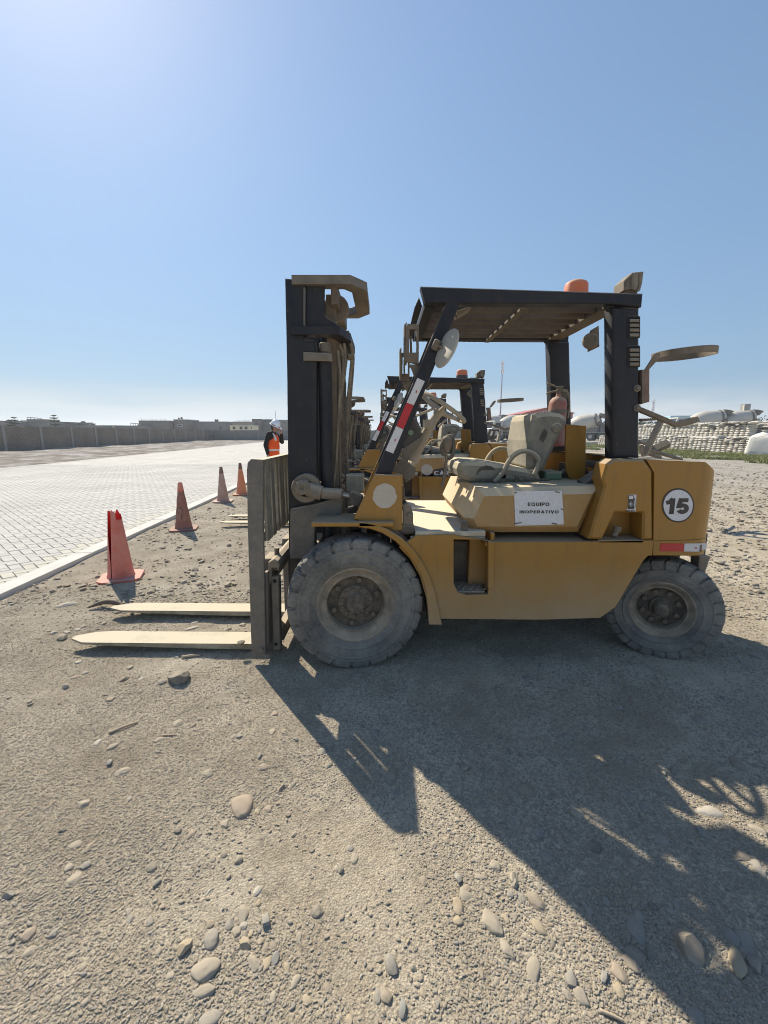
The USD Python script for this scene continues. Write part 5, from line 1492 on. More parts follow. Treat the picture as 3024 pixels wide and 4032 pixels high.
spots = [("first mixer truck, its white drum half hidden by the second forklift's pillar", (150, 1300), "e", 66, math.radians(28)),
         ("second mixer truck, white drum beside the forklift seat back", (470, 1300), "e", 64, math.radians(24)),
         ("mixer truck seen from behind with its chute, left of the near pillar", (985, 330), "12", 62, math.radians(-38)),
         ("mixer truck behind the sacks, drum pointing at the bent bar", (700, 470), "S", 60, math.radians(-12)),
         ("rightmost mixer truck behind the sacks with a yellowish drum", (1160, 470), "S", 60, math.radians(-8))]
tr0 = None
for lab, px, t, y, rz in spots:
    x = truck_at(px, t, y)
    loc = (x, y, .35 if t != "S" else .75)
    if tr0 is None:
        tr0 = thing("mixer_truck", lab, "truck", loc, rz, "white concrete mixer trucks")
        make_truck(tr0)
    else:
        copy_of(tr0, "mixer_truck", lab, "truck", loc, rz, "white concrete mixer trucks")
pad = put("raised_yard", box(13, 70, 52, 90, -.3, .33, .1), "dirt", kind="structure")

# sacks
def sack(L, Wd, T, seed):
    m = trimesh.creation.icosphere(2)
    v = m.vertices.copy()
    r_ = np.random.default_rng(seed)
    sg = np.sign(v) * np.abs(v) ** .55
    sg *= np.array([L, Wd, T]) / 2
    e = np.clip(np.abs(sg[:, 0]) / (L / 2), 0, 1)
    sg[:, 2] *= 1 - .35 * e ** 3
    sg[:, 2] += .012 * (meshkit.fbm(sg * 9 + seed, 2) - .5) * 2
    sg[:, 2] -= .02 * (np.abs(sg[:, 1]) / (Wd / 2)) ** 2 * r_.uniform(.2, 1)
    return trimesh.Trimesh(sg, m.faces, process=False)


protos = [sack(.62, .42, .155, s) for s in range(6)]
slist = []
XS = 24.9
for tier, (dx, z0, nrow, ya, yb_) in enumerate(((0.0, .02, 8, 29.6, 50.5), (1.5, 1.1, 8, 31.5, 50.0))):
    ncol = int((yb_ - ya) / .50)
    for cidx in range(ncol):
        y = ya + cidx * .50 + rng.uniform(-.02, .02)
        top = nrow + (1 if rng.random() < .25 else 0) - (1 if rng.random() < .4 else 0) - (int(rng.integers(0, 3)) if rng.random() < .15 else 0)
        for r in range(top):
            lean = .015 * r * math.sin(cidx * 1.7 + tier)
            slist.append((XS - .012 * (y - 30) + dx + rng.uniform(-.04, .04) + .02 * r + .0, y + lean, z0 + .075 + r * .135, rng.uniform(-.10, .10), int(rng.integers(6)), tier, cidx, r))
for cidx in range(55):     # top layers seen from the side of the block
    for k in range(6):
        slist.append((XS + .62 + .62 * (k % 2) + .3 * rng.random() + (2.0 if k > 3 else 0), 29.8 + cidx * .37, (1.06 if k < 3 else 2.14) + .07 * rng.random() - .14 * (k % 3), rng.uniform(-.5, .5), int(rng.integers(6)), 2, cidx, k))
for r in range(8):         # the near end of the block
    for k in range(5):
        slist.append((XS + .35 + k * .64, 29.25 + rng.uniform(-.03, .03), .1 + r * .135 * (1 if k < 4 else .9), 1.57 + rng.uniform(-.1, .1), int(rng.integers(6)), 3, k, r))
slist.sort(key=lambda s: s[1] + (3 if s[5] == 2 else 0))


def sack_mesh(s):
    m = protos[s[4]].copy()
    m.apply_transform(trimesh.transformations.rotation_matrix(s[3], [0, 0, 1]))
    m.apply_translation(s[:3])
    return m


ORD = lambda k: f"{k}{'th' if 10 < k % 100 < 14 else {1: 'st', 2: 'nd', 3: 'rd'}.get(k % 10, 'th')}"
for s in slist[:300]:
    old = rng.random() < .16
    tn = "grey" if old else "white"
    if s[5] < 2:
        lab = f"{tn} sack, {ORD(s[7] + 1)} layer up, {ORD(s[6] + 1)} column from the near end, {('front', 'upper rear')[s[5]]} tier"
    elif s[5] == 3:
        lab = f"{tn} sack on the near end face, {ORD(s[7] + 1)} layer up, {ORD(s[6] + 1)} from its front corner"
    else:
        lab = f"{tn} sack loose on the {'front' if s[2] < 1.8 else 'rear'} tier above the {ORD(int((s[1] - 29.6) / .5) + 1)} column, {('outer', 'inner')[s[7] % 2]} row"
    put("cement_sack", sack_mesh(s), "sack_old" if old else "sack_white", smooth=True, label=lab, cat="sack", group="filled sacks stacked beyond the grass")
put("sack_pile", cat(*[sack_mesh(s) for s in slist[300:]]), "sack_white", smooth=True, label="rest of the white sacks stacked up behind the front columns", cat="sacks", kind="stuff")
for lab, x, y, sc in (("large white bulk bag standing at the near end of the sack stacks", 23.75, 27.2, 1.22), ("second bulk bag cut by the right edge of the photo", 25.25, 27.0, 1.3)):
    m = trimesh.creation.icosphere(3)
    v = m.vertices.copy()
    sg = np.sign(v) * np.abs(v) ** .34 * np.array([.62, .6, .55])
    sg[:, :2] *= (1.12 - .22 * (sg[:, 2:3] + .55))
    sg += .07 * (meshkit.fbm(v * 2.6 + x, 3)[:, None] - .5) + .06 * (meshkit.fbm(v * (9, 9, 3.0) + x, 3)[:, None] - .5) * (1, 1, .3)
    bg = thing("bulk_bag", lab, "bulk bag", (x, y, .52 * sc), rng.uniform(0, 1), scale=sc)
    put("bag_body", trimesh.Trimesh(sg, m.faces, process=False), "sack_big", bg, True)
    put("bag_top", lathe([(.50, .50), (.40, .60), (.22, .66), (.12, .74), (.24, .80), (0, .78)], 20), "sack_big", bg, 60)
shrub("bush", "dark bush beyond the sacks at the right edge", (on_y("S", (1540, 430), 62)[0], 62, .3), (4.5, 3, 2.6), 1600, 4)
shrub("bush", "dark low bush right of the rightmost mixer truck", (on_y("S", (1690, 430), 60)[0], 60, .3), (4, 3, 2.2), 1200, 5)
shrub("bush", "dark bush behind the bent bar, left of the blue building", (on_y("z8", (1130, 430), 85)[0], 85, .3), (9, 3, 3.0), 1800, 6)
shrub("bush", "treetop showing above the wall behind the first mixer drums", (on_y("e", (460, 1140), 100)[0], 100, .3), (9, 4, 3.6), 1500, 7)
shrub("bush", "small treetop left of the first mixer drum", (on_y("e", (215, 1150), 100)[0], 100, .3), (4, 3, 3.2), 900, 8)

# grass strip in front of the sacks
def tuft(seed, n=9, h=.16):
    r_ = np.random.default_rng(seed)
    V, Fc = [], []
    for k in range(n):
        a, l = r_.uniform(0, 6.28), r_.uniform(.5, 1) * h
        b = np.array([r_.normal(0, .05), r_.normal(0, .05), -.01])
        d = np.array([math.cos(a), math.sin(a), 0])
        s = np.array([-d[1], d[0], 0]) * .009
        o = len(V)
        V += [b - s, b + s, b + d * l * .35 + s * .7 + (0, 0, l * .6), b + d * l * .35 - s * .7 + (0, 0, l * .6), b + d * l * .8 + (0, 0, l * .9)]
        Fc += [(o, o + 1, o + 2), (o, o + 2, o + 3), (o + 3, o + 2, o + 4)]
    return trimesh.Trimesh(np.array(V), np.array(Fc), process=False)


def scatter(name, label, catg, protos_, pos, rot, scl, ids):
    pi = UsdGeom.PointInstancer.Define(stage, f"/World/{name}")
    tag(pi, label, catg, None, "stuff")
    paths = []
    for k, (mesh, mat, smooth) in enumerate(protos_):
        m = usdkit.mesh(stage, f"/World/{name}/piece_{k + 1:03d}", mesh, MAT[mat], smooth)
        paths.append(m.GetPath())
    pi.CreatePrototypesRel().SetTargets(paths)
    pi.CreateProtoIndicesAttr(Vt.IntArray.FromNumpy(np.asarray(ids, np.int32)))
    pi.CreatePositionsAttr(Vt.Vec3fArray.FromNumpy(np.asarray(pos, np.float32)))
    pi.CreateScalesAttr(Vt.Vec3fArray.FromNumpy(np.asarray(scl, np.float32)))
    Q = Vt.QuathArray([Gf.Quath(float(q_[0]), float(q_[1]), float(q_[2]), float(q_[3])) for q_ in rot])
    pi.CreateOrientationsAttr(Q)
    return pi


def yaw_quat(a, tilt=None):
    q_ = np.stack([np.cos(a / 2), np.zeros_like(a), np.zeros_like(a), np.sin(a / 2)], 1)
    return q_


n = 9000
gx_, gy_ = rng.uniform(16.6, 24.7, n), 14 + 36 * rng.random(n) ** 1.3
dens = meshkit.fbm(np.stack([gx_ * .5, gy_ * .5, 0 * gx_], 1), 3, 3)
keep = (dens > .44) & (gx_ > 17.2 + .6 * np.sin(gy_ * .7))
gx_, gy_ = gx_[keep], gy_[keep]
k_ = len(gx_)
scatter("grass", "short green and dry grass strip in front of the sacks", "grass", [(tuft(1), "grass_green", False), (tuft(2), "grass_green", False), (tuft(3), "grass_dry", False)],
        np.stack([gx_, gy_, gz(gx_, gy_)], 1), yaw_quat(rng.uniform(0, 6.28, k_)), np.repeat(rng.uniform(.7, 1.9, k_)[:, None], 3, 1), rng.choice(3, k_, p=[.45, .35, .2]))

# steel frames lying behind the forklifts
def bars(segs, r):
    out = []
    for a, b in segs:
        out.append(tube([a, b], r, 4))
    return out


def steel_frame(label, t, y, bars_):
    c0 = on_y(t, bars_[0][0], y)
    f = thing("steel_frame", label, "steel frame", (c0[0], y, 0))
    for k, (p, q_, r, mat) in enumerate(bars_):
        a, b = on_y(t, p, y), on_y(t, q_, y)
        dy = .06 * (k % 3)
        put("frame_bar", tube([(a[0] - c0[0], dy, a[1]), (b[0] - c0[0], dy + .25 * (k % 2), b[1])], r, 4), mat, f)
    return f


steel_frame("tilted steel frame of flat bars standing behind the second forklift", "e", 11.5, [((60, 1500), (130, 1295), .035, "dark_steel"), ((130, 1297), (335, 1300), .03, "dark_steel"), ((158, 1505), (222, 1300), .03, "dark_steel"), ((238, 1525), (330, 1300), .045, "dusty_steel"), ((60, 1500), (245, 1520), .03, "dark_steel"), ((205, 1480), (196, 1612), .06, "dark_steel"), ((232, 1560), (420, 1690), .025, "dark_steel"), ((250, 1545), (430, 1490), .04, "dark_steel")])
steel_frame("jumbled steel bars leaning just behind the nearest forklift's counterweight", "z8", 7.2, [((1060, 890), (1300, 390), .06, "dusty_steel"), ((1010, 712), (1300, 700), .05, "dusty_steel"), ((1245, 830), (1468, 722), .075, "dark_steel"), ((1030, 770), (1112, 725), .03, "dusty_steel"), ((1098, 800), (1640, 962), .03, "dark_steel"), ((1085, 852), (1500, 945), .03, "dark_steel"), ((1012, 740), (1050, 905), .04, "dusty_steel")])
# ------------------------------------------------------------------ traffic cones
def cone_at(t, p, label, mat, tip, H_=.70, torn=False, rz=0.0):
    a = 1150 / 1659
    g = on_ground("s", (p[0] * a, 1550 + p[1] * a))
    z = float(gz(*g))
    c = thing("traffic_cone", label, "traffic cone", (g[0], g[1], z + .004), rz, "old traffic cones along the kerb")
    b = [(-.19, -.13), (-.13, -.19), (.13, -.19), (.19, -.13), (.19, .13), (.13, .19), (-.13, .19), (-.19, .13)]
    m = trimesh.creation.extrude_polygon(Polygon(b), .022, engine="earcut")
    put("base", m, mat, c)
    n = 48
    th = np.arange(n) / n * 2 * np.pi
    r_ = np.random.default_rng(3)
    zs = np.linspace(.022, H_, 22)
    rad = np.interp(zs, [.022, .05, H_], [.128, .118, .028])
    if not torn:
        prof = [(r, z_) for r, z_ in zip(rad, zs)] + [(rad[-1] - .006, H_), (rad[-1] - .006, H_ - .05)]
        k = int(len(zs) * .82)
        put("body", lathe([(rad[i] + .002 * math.sin(i * 1.1), zs[i]) for i in range(k)], 40), mat, c, True)
        put("tip", lathe([(rad[i] + .0015, zs[i]) for i in range(k - 1, len(zs))] + prof[-2:], 40), tip, c, 40)
    else:
        # split down the front-left, the top broken away unevenly and flared
        split, half = math.radians(-122), .05
        ths = np.linspace(split + half, split + 2 * math.pi - half, n)
        V, Fc = [], []
        for i, z_ in enumerate(zs):
            f = (z_ - .022) / (H_ - .022)
            open_ = np.clip((f - .25) / .75, 0, 1) * .62
            for j, t_ in enumerate(ths):
                u = (t_ - split - half) / (2 * math.pi - 2 * half)
                tt = split + half + open_ * .55 * (1 - .4 * abs(2 * u - 1)) + u * (2 * math.pi - 2 * half - open_ * 1.1)
                top = H_ - .09 * (1 if .12 < u < .42 else 0) - .05 * math.sin(u * 17) ** 2 * (1 if u > .42 and u < .8 else .1)
                zz = .022 + f * (top - .022)
                rr_ = np.interp(zz, [.022, .05, H_], [.128, .118, .052]) * (1 + .12 * f * math.cos(2 * (tt - split)))
                V.append((rr_ * math.cos(tt), rr_ * math.sin(tt), zz))
        V = np.array(V)
        for i in range(len(zs) - 1):
            for j in range(n - 1):
                a_ = i * n + j
                Fc += [(a_, a_ + 1, a_ + n + 1), (a_, a_ + n + 1, a_ + n)]
        Fc = np.array(Fc)
        outer = trimesh.Trimesh(V, Fc, process=False)
        put("body", outer, mat, c, True)
        V2 = V * np.array([.955, .955, 1.0])
        put("inner_face", trimesh.Trimesh(V2, Fc[:, ::-1], process=False), tip, c, True)
    return c


cone_at("6", (690, 1045), "nearest cone, faded pinkish red, split open with a torn top", "cone_red", "cone_inner", .70, True, .35)
c2 = cone_at("6", (1045, 772), "dirty dark red cone with black paint marks, second from the camera", "cone_brown", "cone_red", .72, rz=.25)
cz = []
for (pp) in ([(-.05, .30), (-.055, .35), (-.02, .385), (.02, .37), (.035, .33), (.03, .30)], [(-.035, .30), (.055, .29)], [(.015, .30), (.018, .20)]):
    P_ = smoothpath(np.array([(x, 0, z_) for x, z_ in pp]), 5)
    rad = np.interp(P_[:, 2], [.022, .05, .72], [.128, .118, .028]) + .002
    cz.append(tube(np.stack([rad * np.sin(P_[:, 0] / rad - .18), -rad * np.cos(P_[:, 0] / rad - .18), P_[:, 2] - .04], 1), .006, 6))
put("paint_mark", cat(*cz), "ink_black", c2, kind="stuff")
cone_at("6", (1268, 615), "greyish dust covered cone with a brown tip, third from the camera", "cone_grey", "cone_dark_tip", .74, rz=.15)
cone_at("6", (1374, 577), "pale orange cone with a dark band, farthest, beside the load backrest", "cone_orange", "cone_dark_tip", .74, rz=.1)

# ------------------------------------------------------------------ the worker
def hullchain(joints, bones):
    """Joints: name -> (x, y, z, radius). Each bone is the hull of the spheres at its joints; all joined into one skin."""
    parts_ = []
    for b in bones:
        hp = []
        for j in b:
            x, y, z, r = joints[j]
            s = trimesh.creation.icosphere(2, radius=r)
            hp.append(s.vertices + (x, y, z))
        parts_.append(m3.Manifold.hull_points(np.concatenate(hp)))
    out = m3.Manifold.batch_boolean(parts_, m3.OpType.Add)
    return out


def soft(man, edge, it=8):
    m = man.refine_to_length(edge).to_mesh()
    t = trimesh.Trimesh(np.array(m.vert_properties[:, :3]), np.array(m.tri_verts), process=True)
    trimesh.smoothing.filter_taubin(t, iterations=it)
    return t


PY = 12.3
pg_ = on_y("L3", (1385, 560), PY)
PX = pg_[0]
pz = float(gz(PX, PY))
person = thing("person", "worker in an orange vest and white helmet, head bowed, hand at his mouth", "person", (PX, PY, pz))
# he faces +x, a little towards the camera
J = {"hipL": (-.01, .09, .92, .10), "hipR": (-.01, -.09, .92, .10), "kneeL": (.03, .10, .50, .062), "kneeR": (-.01, -.10, .50, .062), "ankL": (.02, .10, .09, .045), "ankR": (-.06, -.10, .09, .045), "toeL": (.17, .11, .04, .035), "toeR": (.09, -.11, .04, .035), "heelL": (-.02, .10, .04, .04), "heelR": (-.10, -.10, .04, .04),
     "waist": (-.01, 0, 1.05, .125), "chest": (-.005, 0, 1.27, .135), "shL": (-.02, .19, 1.42, .062), "shR": (-.02, -.19, 1.42, .062), "neck0": (.0, 0, 1.45, .058), "neck1": (.055, 0, 1.55, .054),
     "skull": (.085, 0, 1.645, .098), "face": (.145, 0, 1.60, .068), "jaw": (.155, 0, 1.555, .045), "chin": (.175, 0, 1.535, .024), "nose0": (.205, 0, 1.615, .014), "nose1": (.228, 0, 1.585, .015), "earL": (.085, .098, 1.62, .02), "earR": (.085, -.098, 1.62, .02),
     "elL": (.17, .22, 1.20, .045), "wrL": (.235, .06, 1.42, .031), "elR": (-.11, -.25, 1.13, .046), "wrR": (-.06, -.24, .89, .032)}
sk = hullchain(J, [("hipL", "kneeL"), ("hipR", "kneeR"), ("kneeL", "ankL"), ("kneeR", "ankR"), ("ankL", "heelL", "toeL"), ("ankR", "heelR", "toeR"), ("hipL", "hipR", "waist"), ("waist", "chest"), ("chest", "shL", "shR"), ("shL", "shR", "neck0"), ("neck0", "neck1"), ("neck1", "skull"), ("skull", "face", "jaw"), ("jaw", "chin"), ("nose0", "nose1", "face"), ("earL",), ("earR",), ("shL", "elL"), ("elL", "wrL"), ("shR", "elR"), ("elR", "wrR")])


def hand(w, d, side, curl, palm_n):
    """Palm, four fingers of unequal length and a thumb, from wrist w along d."""
    w, d, pn = np.array(w), np.array(d) / np.linalg.norm(d), np.array(palm_n) / np.linalg.norm(palm_n)
    s = np.cross(d, pn) * side
    jj, bb_ = {}, []
    def add(nm, p, r): jj[nm] = (*p, r)
    add("w", w, .026); add("p0", w + d * .085 + s * .032, .014); add("p1", w + d * .085 - s * .032, .014); add("pb", w + d * .03 + s * .025, .018)
    bb_.append(("w", "pb", "p0", "p1"))
    for k, (off, ln) in enumerate(((.030, .075), (.011, .084), (-.010, .078), (-.030, .060))):
        b = w + d * .085 + s * off
        a1, a2 = curl * .6, curl * 1.3
        k1 = b + (d * math.cos(a1) + pn * math.sin(a1)) * ln * .5
        k2 = k1 + (d * math.cos(a2) + pn * math.sin(a2)) * ln * .5
        add(f"f{k}a", b, .0105); add(f"f{k}b", k1, .0095); add(f"f{k}c", k2, .008)
        bb_ += [(f"f{k}a", f"f{k}b"), (f"f{k}b", f"f{k}c")]
    t0 = w + d * .025 + s * .028
    t1 = t0 + (d * .6 + s * .6 + pn * .5) / 1.0 * .045
    t2 = t1 + (d * .8 + pn * .5 + s * .1) * .035
    add("t0", t0, .014); add("t1", t1, .011); add("t2", t2, .009)
    bb_ += [("t0", "t1"), ("t1", "t2")]
    return hullchain(jj, bb_)


wL = np.array(J["wrL"][:3])
hL = hand(wL, (.02, -.35, .9), 1, .9, (-.9, -.2, .1))
wR = np.array(J["wrR"][:3])
hR = hand(wR, (.12, .05, -1), -1, .35, (.2, 1, 0))
put("body", soft(sk + hL + hR, .014, 6), "skin", person, True)
T = {k_: v for k_, v in J.items()}
def fat(j, e): x, y, z, r = J[j]; return (x, y, z, r + e)
JT = {k_: fat(k_, .018) for k_ in J}
JT["ankL2"], JT["ankR2"] = (.02, .10, .13, .075), (-.06, -.10, .13, .075)
tro = hullchain(JT, [("hipL", "kneeL"), ("hipR", "kneeR"), ("kneeL", "ankL2"), ("kneeR", "ankR2"), ("hipL", "hipR")])
put("trousers", soft(tro, .03, 5), "cloth_jean", person, True)
for s, k_ in ((1, "L"), (-1, "R")):
    JB = {"a": (*J["ank" + k_][:2], .10, .062), "h": (J["heel" + k_][0], J["heel" + k_][1], .05, .05), "t": (J["toe" + k_][0], J["toe" + k_][1], .045, .046)}
    put("boot", soft(hullchain(JB, [("a", "h", "t")]), .03, 3), "cloth_black", person, True)
JS = {k_: fat(k_, .012) for k_ in J}
JS["nk"] = (.005, 0, 1.455, .068)
put("shirt", soft(hullchain(JS, [("hipL", "hipR", "waist"), ("waist", "chest"), ("chest", "shL", "shR"), ("shL", "shR", "nk"), ("shL", "elL"), ("elL", "wrL"), ("shR", "elR"), ("elR", "wrR")]), .025, 4), "cloth_black", person, True)
JV = {"hl": (-.01, .10, .86, .135), "hr": (-.01, -.10, .86, .135), "w": (-.005, 0, 1.05, .165), "c": (.0, 0, 1.28, .170), "sl": (-.02, .115, 1.43, .072), "sr": (-.02, -.115, 1.43, .072), "wl": (0, .06, 1.06, .155), "wr": (0, -.06, 1.06, .155)}
vest = hullchain(JV, [("hl", "hr", "w"), ("w", "wl", "wr", "c"), ("c", "sl", "sr")])
neckhole = m3.Manifold.cylinder(.4, .085, .085, 24).translate((.03, 0, 1.40))
vest_m = vest - neckhole
cut_l = m3.Manifold.sphere(.098, 24).translate((-.02, .235, 1.40)); cut_r = m3.Manifold.sphere(.098, 24).translate((-.02, -.235, 1.40))
vest_m = (vest_m - cut_l - cut_r).trim_by_plane((0, 0, 1), .83)
vk_ = put("vest", soft(vest_m, .025, 3), "vest_orange", person, True)
big = hullchain({k_: (x, y, z, r + .006) for k_, (x, y, z, r) in JV.items()}, [("hl", "hr", "w"), ("w", "wl", "wr", "c"), ("c", "sl", "sr")])
band = (big ^ m3.Manifold.cube((1, 1, .055), True).translate((0, 0, .985))) - vest.scale((1, 1, 1))
put("reflective_band", soft(band, .03, 1), "reflective", vk_)
for sy in (-1, 1):
    br = (big ^ m3.Manifold.cube((.9, .055, .24), True).rotate((0, 0, 0)).translate((.0, sy * .105, 1.36)))
    br = br - vest
    put("reflective_strap", soft(br, .03, 1), "reflective", vk_)
Hc = np.array([.085, 0, 1.655])
Mh = trimesh.transformations.rotation_matrix(math.radians(28), [0, 1, 0])
shell = lathe([(.0, .155), (.05, .150), (.095, .125), (.125, .075), (.138, .015), (.142, -.01), (.134, -.012), (.128, .01)], 36)
brim = trimesh.creation.extrude_polygon(Polygon([(.16 * math.cos(a) + (.055 if math.cos(a) > .3 else 0) * math.cos(a), .148 * math.sin(a)) for a in np.arange(48) / 48 * 2 * math.pi], [[(.126 * math.cos(a), .126 * math.sin(a)) for a in np.arange(32) / 32 * 2 * math.pi]]), .008, engine="earcut")
brim.apply_translation((0, 0, -.014))
rib_ = tube([(-.10, 0, .122), (-.03, 0, .158), (.04, 0, .158), (.10, 0, .122)], .012, 8)
for m_ in (shell, brim, rib_):
    m_.apply_transform(Mh); m_.apply_translation(Hc + (0, 0, .012))
hk = put("helmet", cat(shell, brim, rib_), "helmet_white", person, 40)
st = tube([(-.05, -.141, .005), (.02, -.1425, .0), (.07, -.128, .0)], .008, 6)
st.apply_transform(Mh); st.apply_translation(Hc + (0, 0, .03))
put("helmet_slot", st, "ink_black", hk)
put("chin_strap", tube([Hc + (.02, -.10, -.02), Hc + (.06, -.095, -.07), Hc + (.085, -.04, -.125)], .006, 6), "ink_black", person)
hairm = hullchain({"a": (.065, 0, 1.65, .102), "b": (.05, 0, 1.60, .088)}, [("a", "b")]).trim_by_plane((-.9, 0, -.05), -.14)
put("hair", soft(hairm, .03, 2), "hair_black", person, True)
for sy in (-1, 1):
    put("eye", trimesh.creation.icosphere(1, radius=.011).apply_translation((.2, sy * .032, 1.613)), "ink_black", person, True)
put("mouth", box(.196, .206, -.022, .022, 1.556, 1.562, .001), "trunk_brown", person)
person.GetAttribute("xformOp:translate").Set(Gf.Vec3d(float(PX), PY, pz))
UsdGeom.Xformable(person).AddRotateZOp().Set(-12.0)

# ------------------------------------------------------------------ stones, gravel, scraps
def stone_mesh(a, b, c, seed, angular=False):
    m = trimesh.creation.icosphere(1 if angular else 3)
    v = m.vertices.copy()
    r_ = np.random.default_rng(seed)
    v = v * (1 + .50 * (meshkit.fbm(v * 1.1 + seed * 3.7, 2, seed % 50)[:, None] - .5) * (1.5 if angular else 1))
    for _ in range(5 if angular else (1 if a > .035 else int(r_.integers(2, 6)))):
        nrm = r_.normal(0, 1, 3) * (1, 1, .7); nrm /= np.linalg.norm(nrm)
        d = v @ nrm
        lim = r_.uniform(.45, .75) if angular else r_.uniform(.62, .92)
        v = v - np.outer(np.maximum(d - lim, 0) * (1 if angular else .85), nrm)
    if not angular:
        v = v * (1 + .06 * (meshkit.fbm(v * 5 + seed, 2, 4)[:, None] - .5))
        v[:, 0] *= 1 + r_.uniform(-.25, .25) * v[:, 1]
        v[:, 1] *= 1 + r_.uniform(-.2, .2) * v[:, 0]
    return trimesh.Trimesh(v * (a, b, c), m.faces, process=False)


SPECIAL = {
    ("g1", 755, 620): "dark greenish angular rock in front of the near fork",
    ("g1", 435, 632): "small dark brown angular stone left of the angular rock",
    ("g1", 100, 190): "long white stone lying left of the nearest cone's shadow",
    ("g1", 845, 330): "long thin white stone between the two forks",
    ("g2", 70, 825): "large pinkish heart shaped stone left of the fork shadow",
    ("g2", 820, 668): "brown triangular stone inside the load backrest's shadow",
    ("g2", 1190, 655): "brown blocky stone in the shade below the hood",
    ("g2", 1500, 772): "smooth oval brown stone beside the first stripe of light",
    ("g2", 1150, 1205): "blue grey angular stone in the sunlit gravel left of the long shadow edge",
    ("g3", 1465, 810): "brown rounded stone at the top of the right hand light patch",
    ("g3", 440, 1130): "pale stone lying in the stripe of light below the forklift",
    ("g3", 1485, 1390): "dark round stone in the shade near the right edge",
    ("g3", 1290, 1100): "flat whitish slab of stone set in the ground at the right",
    ("g4", 895, 878): "large pale stone half buried at the bottom left of the pebble cluster",
    ("g4", 910, 1100): "large grey stone cut by the bottom edge of the photo",
    ("g4", 1160, 685): "blue grey angular stone above the pebble cluster",
    ("g4", 885, 985): "long pale curved stone below the pebble cluster",
    ("g5", 22, 765): "brown upright pebble at the bottom edge, left of the two tone stone",
    ("g5", 810, 690): "two tone grey stone standing next to a pale round one",
    ("g5", 860, 770): "pale round stone touching the two tone grey stone",
    ("g5", 1310, 570): "broad flat brown grey stone in the shade at lower right",
    ("g5", 1090, 580): "big dark grey stone on the long shadow's edge",
    ("g5", 1095, 480): "dark grey pointed stone just inside the long shadow",
    ("g5", 1020, 665): "pinkish oval stone outside the long shadow's edge",
    ("g5", 1020, 750): "yellowish small stone below the pinkish oval one",
}
A = "angular"
